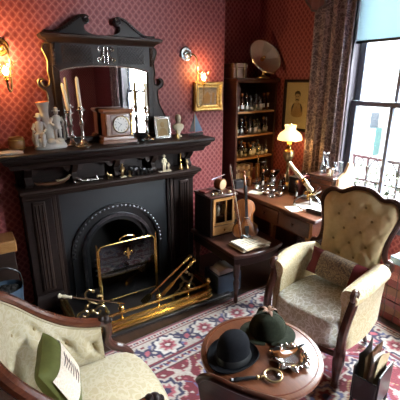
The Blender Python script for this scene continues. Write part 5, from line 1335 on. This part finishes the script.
# brass microscope / small telescope
ms = thing('brass_telescope', 'slanted pale brass telescope on a clawed stand', 'telescope', (2.146, 1.860, D0))
p0, p1 = Vector((-.02, -.02, .13)), Vector((-.03, .205, .285))
T = along(p0, p1); L_ = (p1 - p0).length
MB().lathe([(.013, -.03), (.016, -.025), (.016, .03), (.020, .034), (.020, .06), (.0165, .065), (.0165, L_ - .03), (.020, L_ - .026), (.020, L_), (.012, L_)], 16, T).build('tube', 'ivory', ms)
MB().lathe([(.020, .055), (.022, .06), (.022, .09), (.019, .095)], 16, T).build('collar', 'brass', ms)
MB().tube([(0, 0, .05), (-.01, -.005, .09), p0 + Vector((0, .02, 0))], .012, 8).build('pillar', 'old_brass', ms)
b = MB(); b.ball((0, 0, .055), .026, 12); b.ball((.0, .03, .075), .018, 10); b.ball((-.02, -.02, .09), .016, 10); b.build('joint', 'brass', ms)
for k, (dx, dy) in enumerate(((-.085, .07), (-.06, -.07), (.075, .02), (.02, -.10), (.06, -.07))):
    MB().tube(spline([(0, 0, .055), (dx * .5, dy * .5, .062), (dx * .85, dy * .85, .035), (dx, dy, .005)], 4), [.011, .010, .010, .009, .009, .008, .008, .007, .007, .006, .006, .006, .007], 7).build('claw_leg', 'steel_dark' if k in (0, 3) else 'silver', ms)
for k, (dx, dy, h_) in enumerate(((.05, -.05, .14), (.02, -.09, .12))): MB().tube([(0, 0, .06), (dx * .6, dy * .6, .09), (dx, dy, h_)], [.008, .007, .005], 7).build('side_arm', 'silver', ms)
# wooden desk chest with pale side
ch = thing('desk_chest', 'dark wooden chest of small drawers on the desk', 'chest', (2.400, 1.892, D0))
MB().box(-.095, .095, -.11, .11, 0, .17).build('body', 'dark_mahogany', ch, bevel=.003); MB().rectloft(.10, -.115, .115, [(0, .17), (.006, .178), (.006, .19), (0, .194)]).build('top', 'dark_mahogany', ch, smooth=25)
for k in range(4):
    d = MB().box(-.103, -.095, -.10, .10, .008 + k * .041, .045 + k * .041).build('drawer', 'mahogany', ch, bevel=.002); MB().ball((-.107, 0, .026 + k * .041), .006, 8).build('knob', 'brass', d)
tag(MB().prism([(-.11, 0), (.075, 0), (.085, .22), (.045, .31), (.005, .315), (-.03, .24), (-.10, .20)], -.012, .012, 'xz').build('bookend', 'light_wood', loc=(2.400, 1.739, D0), bevel=.003), 'pale upright wooden bookend at the window end of the desk chest', 'bookend')
CZ = D0 + .195
def glassware(label, prof, loc, mat='clear_glass', seg=18, name='glassware', cat='glass', group=None):
    o = MB().lathe(prof + [(max(r - .003, .001), z + .003) for r, z in prof[::-1]], seg).build(name, mat, loc=loc); return tag(o, label, cat, group)
jg = glassware('clear glass jug on top of the desk chest', [(.028, 0), (.034, .01), (.036, .05), (.024, .10), (.018, .13), (.024, .16), (.026, .165)], (2.400, 1.950, CZ), name='glass_jug', cat='jug')
MB().tube(spline([(.02, .012, .145), (.03, .045, .14), (.03, .05, .09), (.026, .028, .05)], 4), .005, 6).build('handle', 'silver', jg)
glassware('short glass beaker at the near end of the desk chest', [(.026, 0), (.030, .005), (.030, .06), (.033, .065)], (2.340, 1.844, CZ), 'silver', name='beaker', cat='beaker')
glassware('tall glass measuring cylinder on the desk chest', [(.026, 0), (.026, .006), (.012, .012), (.012, .11), (.016, .115)], (2.400, 1.797, CZ), name='measuring_cylinder', cat='cylinder')
glassware('round glass flask at the middle of the desk chest', [(.012, 0), (.026, .012), (.028, .035), (.012, .06), (.010, .085), (.014, .09)], (2.440, 1.885, CZ), name='flask', cat='flask')
# test tube rack against the wall
rk = thing('test_tube_rack', 'dark wooden test tube rack between the lamp and chest', 'rack', (2.400, 2.135, D0))
for s in (-1, 1): MB().box(-.035, .035, s * .105 - .006, s * .105 + .006, 0, .13).build('end_panel', 'dark_mahogany', rk, smooth=0)
for z in (.004, .075, .115): MB().box(-.033, .033, -.099, .099, z, z + .010).build('tray', 'dark_mahogany', rk, smooth=0)
for i in range(6):
    glassware('%s test tube from the chest in the wooden rack' % ORD[i], [(.003, 0), (.009, .006), (.010, .02), (.010, .135), (.012, .138)], (2.40, 2.135 - .08 + i * .032, D0 + .0145), ('clear_glass', 'amber_glass', 'smoke_glass')[i % 3], 12, 'test_tube', 'test tube', 'test tubes in the rack')
for i, (x, y, w_, d_, h_, mt, lb) in enumerate(((2.17, 2.02, .05, .08, .14, 'ebony', 'upright black box left of the desk chest'), (2.17, 1.945, .05, .035, .16, 'red_leather', 'upright dark red book leaning beside the desk chest'))):
    o = MB().box(-w_, w_, -d_ / 2, d_ / 2, 0, h_).build('upright_book' if i else 'instrument_box', mt, loc=(x * 1.057 if x < 2.3 else 2.40, y * 1.057, D0), bevel=.003); tag(o, lb, 'book' if i else 'box')
# retort stand with flask
rs_ = thing('retort_stand', 'iron retort stand with a glass bulb at the far desk end', 'lab stand', (2.209, 2.520, D0))
MB().box(-.05, .05, -.035, .035, 0, .01).build('base', 'iron', rs_, bevel=.002); MB().tube([(0, .02, .01), (0, .02, .26)], .005, 8).build('rod', 'brass', rs_)
MB().tube([(0, .02, .20), (.02, -.01, .20), (.06, -.02, .20)], .005, 7).build('clamp', 'iron', rs_)
o = MB(); o.loft([[(.06 + r * math.cos(a), -.02 + r * math.sin(a), z) for a in np.linspace(0, 2 * PI, 17)[:-1]] for r, z in ((.004, .085), (.026, .10), (.034, .125), (.026, .15), (.010, .168), (.009, .215), (.013, .22))], cap=False); o.build('glass_bulb', 'clear_glass', rs_)
MB().lathe([(.014, 0), (.016, .02), (.008, .03), (.008, .07)], 12, tf((.06, -.02, .0))).build('spirit_burner', 'brass', rs_)
o = MB(); o.loft([[(r * math.cos(a), r * math.sin(a) * .6, z) for a in np.linspace(0, 2 * PI, 17)[:-1]] for r, z in ((.012, 0), (.014, .05), (.05, .085), (.055, .10), (.03, .104), (.008, .09))]); tag(o.build('funnel', 'black_bakelite', loc=(2.41, 2.520, D0)), 'black funnel standing upright behind the glass dishes', 'funnel')
for i, (x, y, r, h_, mt, lb) in enumerate(((1.945, 2.20, .040, .03, 'clear_glass', 'wide glass dish at the front left of the desk'), (1.985, 2.115, .045, .035, 'silver', 'largest silver dish in the middle of the glass pile'), (1.915, 2.095, .032, .028, 'silver', 'small silver bowl at the front desk edge'), (2.045, 2.185, .036, .045, 'silver', 'deep silver bowl behind the wide dish'), (1.905, 2.015, .030, .022, 'clear_glass', 'shallow glass saucer near the telescope foot'), (1.985, 2.02, .034, .03, 'silver', 'crumpled looking silver dish beside the glass pile'), (2.06, 2.075, .028, .05, 'smoke_glass', 'smoky glass pot behind the glass dishes'))):
    glassware(lb, [(r * .6, 0), (r * .75, .004), (r, h_ * .8), (r * 1.05, h_)], (x * 1.057, y * 1.057, D0), mt, 14, 'glass_dish', 'dish', 'glass dishes on the desk')
place_bottle('tall bottle', 'clear_glass', (2.236, 2.267, D0), 'clear tall bottle standing beside the oil lamp', 'bottles on the desk', 1.05)
place_bottle('slim phial', 'clear_glass', (2.283, 2.209, D0), 'slim clear phial right of the tall desk bottle', 'bottles on the desk', 1.0)
o = MB().lathe([(.028, 0), (.030, .004), (.030, .06), (.026, .07), (.028, .075)], 18).build('wooden_cup', 'briar', loc=(2.088, 2.510, D0)); tag(o, 'brown wooden cup at the far left desk corner', 'cup')
o = MB().box(-.055, .055, -.035, .035, 0, .07).build('instrument_case', 'black_leather', loc=(1.971, 2.510, D0), bevel=.004); tag(o, 'small black case at the desk corner behind the violin', 'case')
for i, (x, y, kd, g, k, lb) in enumerate(((2.255, 2.245, 'tall bottle', 'amber_glass', 1.1, 'amber tall bottle in front of the oil lamp'), (2.205, 2.335, 'round flask', 'clear_glass', 1.1, 'clear round flask left of the oil lamp foot'), (2.30, 2.44, 'squat jar', 'green_glass', 1.3, 'green squat jar behind the oil lamp'), (2.075, 2.385, 'conical flask', 'clear_glass', .95, 'clear conical flask behind the glass dishes on the desk'), (2.15, 2.40, 'slim phial', 'smoke_glass', 1.2, 'smoky slim phial between the desk flasks'), (2.245, 1.985, 'squat jar', 'clear_glass', 1.1, 'clear squat jar behind the telescope'), (2.15, 2.00, 'slim phial', 'amber_glass', 1.1, 'amber slim phial beside the telescope tube'))):
    place_bottle(kd, g, (x, y, D0), lb, 'bottles on the desk', k)
for i, (x, y, a) in enumerate(((1.99, 2.30, .4), (1.955, 1.83, -.3))):
    o = MB().box(-.045, .045, -.06, .06, 0, .004).build('note_card', 'paper', loc=(x, y, D0), rot=(0, 0, a), smooth=0); tag(o, ('cream note card by the far glass dishes', 'cream note card at the desk edge under the telescope')[i], 'note')
# papers and books at the near end
for i, (x, y, w_, d_, h_, a, mt, lb) in enumerate(((1.965, 1.583, .075, .08, .028, .12, 'black_leather', 'black leather book at the near end of the desk'), (2.005, 1.735, .10, .065, .006, -.1, 'white_paper', 'white paper sheets on the desk behind the black book'), (2.155, 1.575, .06, .065, .024, .1, 'red_leather', 'red leather book lying beside the white papers'))):
    o = MB().box(-w_, w_, -d_, d_, 0, h_).build('book' if h_ > .01 else 'paper_sheets', mt, loc=(x * 1.057 if x < 2.3 else 2.40, y * 1.057, D0), rot=(0, 0, a), bevel=.002); tag(o, lb, 'book' if h_ > .01 else 'papers')
    if h_ > .01: MB().box(-w_ + .004, w_ + .0006, -d_ + .003, d_ - .003, .004, h_ - .004).build('pages', 'paper', o, smooth=0)
o = MB().box(-.065, .065, -.085, .085, 0, .003).build('letter', 'white_paper', loc=(2.077, 1.673, D0 + .0285), rot=(0, 0, .3), smooth=0); tag(o, 'white letter lying on the black leather book', 'letter')

# ================================================================== curtains and valance
def curtain(y0, y1, label, folds=5, zt=2.62, mat='curtain_cloth'):
    def f(u, v, off=0):
        ph = u * folds * 2 * PI
        amp = .026 * (.7 + .3 * v)
        return (X2 - .068 + amp * math.sin(ph) + .008 * math.sin(ph * 2.3 + 1) + off, y0 + (y1 - y0) * u + .010 * math.sin(ph * .5 + v * 2), .012 + (zt - .012) * v)
    c = thing('curtain', label, 'curtain', (0, 0, 0), group='damask window curtains')
    b = MB(); b.grid(lambda u, v: f(u, v), 70, 14); b.grid(lambda u, v: f(u, v, .004), 70, 14); b.build('drape', mat, c, smooth=80)
    b = MB(); b.tube([f(1, v) for v in np.linspace(0, 1, 10)], .007, 6); b.build('edge_braid', 'fringe', c)
    b = MB(); b.tube([f(0, v) for v in np.linspace(0, 1, 10)], .008, 6); b.build('edge_braid', 'fringe', c)
curtain(1.945, 2.315, 'purple brown damask curtain between portrait and window', 4)
curtain(.66, .98, 'purple brown damask curtain at the near side of the front window', 4)
curtain(-.27, .10, 'damask curtain beside the rear window, nearer the fireplace', 4)
curtain(-1.95, -1.53, 'damask curtain beside the rear window, farther from the fireplace', 5)
va = thing('valance', 'dusty pink swagged valance above the front window', 'valance', (0, 0, 0))
lowp = spl2([(2.40, 2.30), (2.355, 2.20), (2.30, 2.135), (2.24, 2.125), (2.19, 2.155), (2.155, 2.22), (2.12, 2.30), (1.9, 2.42), (1.5, 2.36), (1.1, 2.42), (.85, 2.30), (.75, 2.15), (.62, 2.30)], 6)
def vf(t, v, off=0):
    i = t * (len(lowp) - 1); k = min(int(i), len(lowp) - 2); fr = i - k
    y = lowp[k][0] * (1 - fr) + lowp[k + 1][0] * fr; z = lowp[k][1] * (1 - fr) + lowp[k + 1][1] * fr
    return (X2 - .135 + .012 * math.sin(t * 60) * (1 - v) + off, y, z + (2.70 - z) * v)
b = MB(); b.grid(lambda u, v: vf(u, v), 80, 8); b.grid(lambda u, v: vf(u, v, .006), 80, 8); b.build('swag', 'valance_cloth', va, smooth=80)
MB().tube([vf(t, 0) for t in np.linspace(0, 1, 70)], .008, 6).build('fringe', 'fringe', va)
MB().box(X2 - .15, X2, .60, 2.42, 2.70, 2.76).build('pelmet_board', 'dark_mahogany', va, bevel=.004)

# ================================================================== floor clutter on the right
zc = 0
cols = ['red_leather', 'brown_leather', 'red_leather', 'book_cloth', 'brown_leather', 'red_leather', 'book_cloth', 'red_leather']
r3 = random.Random(4)
for i in range(8):
    w_, d_, h_ = .105 + r3.uniform(-.008, .008), .15 + r3.uniform(-.01, .01), r3.choice((.045, .052, .058)); a = r3.uniform(-.06, .06)
    o = MB().box(-w_, w_, -d_, d_, 0, h_).build('book', cols[i], loc=(2.40, 1.12, zc + .0003), rot=(0, 0, a), bevel=.004); tag(o, '%s old leather volume from the floor in the window book stack' % ORD[i], 'book', 'book stack under the window')
    MB().box(-w_ + .005, w_ - .005, -d_ - .0012, d_ - .008, .006, h_ - .006).build('pages', 'old_paper', o, smooth=0)
    for dx in (-.08, -.03, .03, .08): MB().box(-w_ - .0025, -w_ + .001, dx * 1.4 - .003, dx * 1.4 + .003, .001, h_ - .001).build('spine_band', 'dark_mahogany', o, smooth=0)
    zc += h_ + .0008
b = MB()
def cf(u, v): return ((u - .5) * .19, (v - .5) * .26, .05 + .018 * math.sin(u * 6) * math.sin(v * 5 + 1))
b.grid(cf, 12, 12); b.grid(lambda u, v: ((u - .5) * .19, (v - .5) * .26, 0), 3, 3); rim = [cf(u, 0) for u in np.linspace(0, 1, 13)] + [cf(1, v) for v in np.linspace(0, 1, 13)[1:]] + [cf(u, 1) for u in np.linspace(1, 0, 13)[1:]] + [cf(0, v) for v in np.linspace(1, 0, 13)[1:-1]]
b.loft([rim, [(x, y, 0) for x, y, z in rim]], cap=False)
tag(b.build('folded_shawl', 'blue_cloth', loc=(2.40, 1.12, zc), smooth=60), 'pale blue folded shawl on top of the window book stack', 'cloth')
wbk = thing('low_basket', 'dark low basket under the desk with white linen inside', 'basket', (2.12, 1.90, .013))
MB().loft([[(a * r, b_ * r, z) for a, b_ in [(math.cos(q) * (abs(math.cos(q)) ** -.5 if abs(math.cos(q)) > .02 else 1) * .13, math.sin(q) * (abs(math.sin(q)) ** -.5 if abs(math.sin(q)) > .02 else 1) * .15) for q in np.linspace(.2, 2 * PI + .2, 25)[:-1]]] for r, z in ((.85, 0), (.95, .12), (1.0, .22), (.95, .22), (.88, .03))]).build('wicker', 'brown_leather', wbk)
pl = MB(); pillow(pl, .115, .13, .05, tf((0, 0, .24), PI / 2)); tag(pl.build('white_linen', 'white_cloth', loc=(2.12, 1.90, .012), smooth=80), 'white linen bundle lying in the low basket', 'linen')
cb = thing('carpet_bag', 'red patterned carpet bag on the floor under the desk end', 'bag', (2.36, 1.72, 0))
MB().loft([[(math.cos(q) * hx, math.sin(q) * hy, z) for q in np.linspace(0, 2 * PI, 21)[:-1]] for hx, hy, z in ((.07, .13, 0), (.085, .15, .04), (.08, .145, .18), (.05, .13, .28), (.015, .12, .31))]).build('body', 'book_cloth', cb, smooth=60)
MB().tube(spline([(0, -.06, .31), (0, -.05, .36), (0, .05, .36), (0, .06, .31)], 5), .007, 7).build('handle', 'brown_leather', cb)

mr = thing('magazine_rack', 'black magazine rack with curled papers beside the armchair', 'rack', (1.545, .83, RZ), math.radians(12))
for s in (-1, 1): MB().box(-.085, .085, s * .06 - .005, s * .06 + .005, .05, .24).build('side_board', 'black_bakelite', mr, bevel=.003)
for s in (-1, 1): MB().box(s * .085 - .005, s * .085 + .005, -.055, .055, .05, .19).build('end_board', 'black_bakelite', mr, bevel=.003)
MB().box(-.08, .08, -.055, .055, .05, .058).build('floor_board', 'black_bakelite', mr, smooth=0)
for sx in (-.075, .075):
    for sy in (-.055, .055): MB().lathe([(.008, 0), (.011, .02), (.008, .05)], 8, tf((sx, sy, 0))).build('foot', 'black_bakelite', mr)
MATP = ['old_paper', 'white_paper', 'brown_leather', 'tan_leather', 'black_leather']
LBP = ['curled yellowed newspaper at the near side of the rack', 'folded white newspaper second in the rack', 'brown folded journal in the middle of the rack', 'tan paper folder behind the brown journal', 'black folder at the far side of the rack']
for k in range(5):
    y = -.040 + k * .020; hgt = .24 + .02 * (k % 3)
    def pf_(u, v, y=y, k=k, off=0):
        lean = .012 * math.sin(v * 3 + k) + .010 * math.sin(u * 5 + k * 2) * v
        return ((u - .5) * .145, y + lean * .5 + off, .0 + hgt * v + .015 * math.sin(u * 4 + k) * v)
    b = MB(); b.grid(lambda u, v: pf_(u, v), 10, 10); b.grid(lambda u, v: pf_(u, v, off=.004), 10, 10)
    o = b.build('folded_newspaper', MATP[k], smooth=80); o.location = Matrix.Translation((1.545, .83, RZ + .0585)) @ Vector((0, 0, 0)); o.rotation_euler = (0, 0, math.radians(12)); tag(o, LBP[k], 'newspaper', 'papers in the magazine rack')
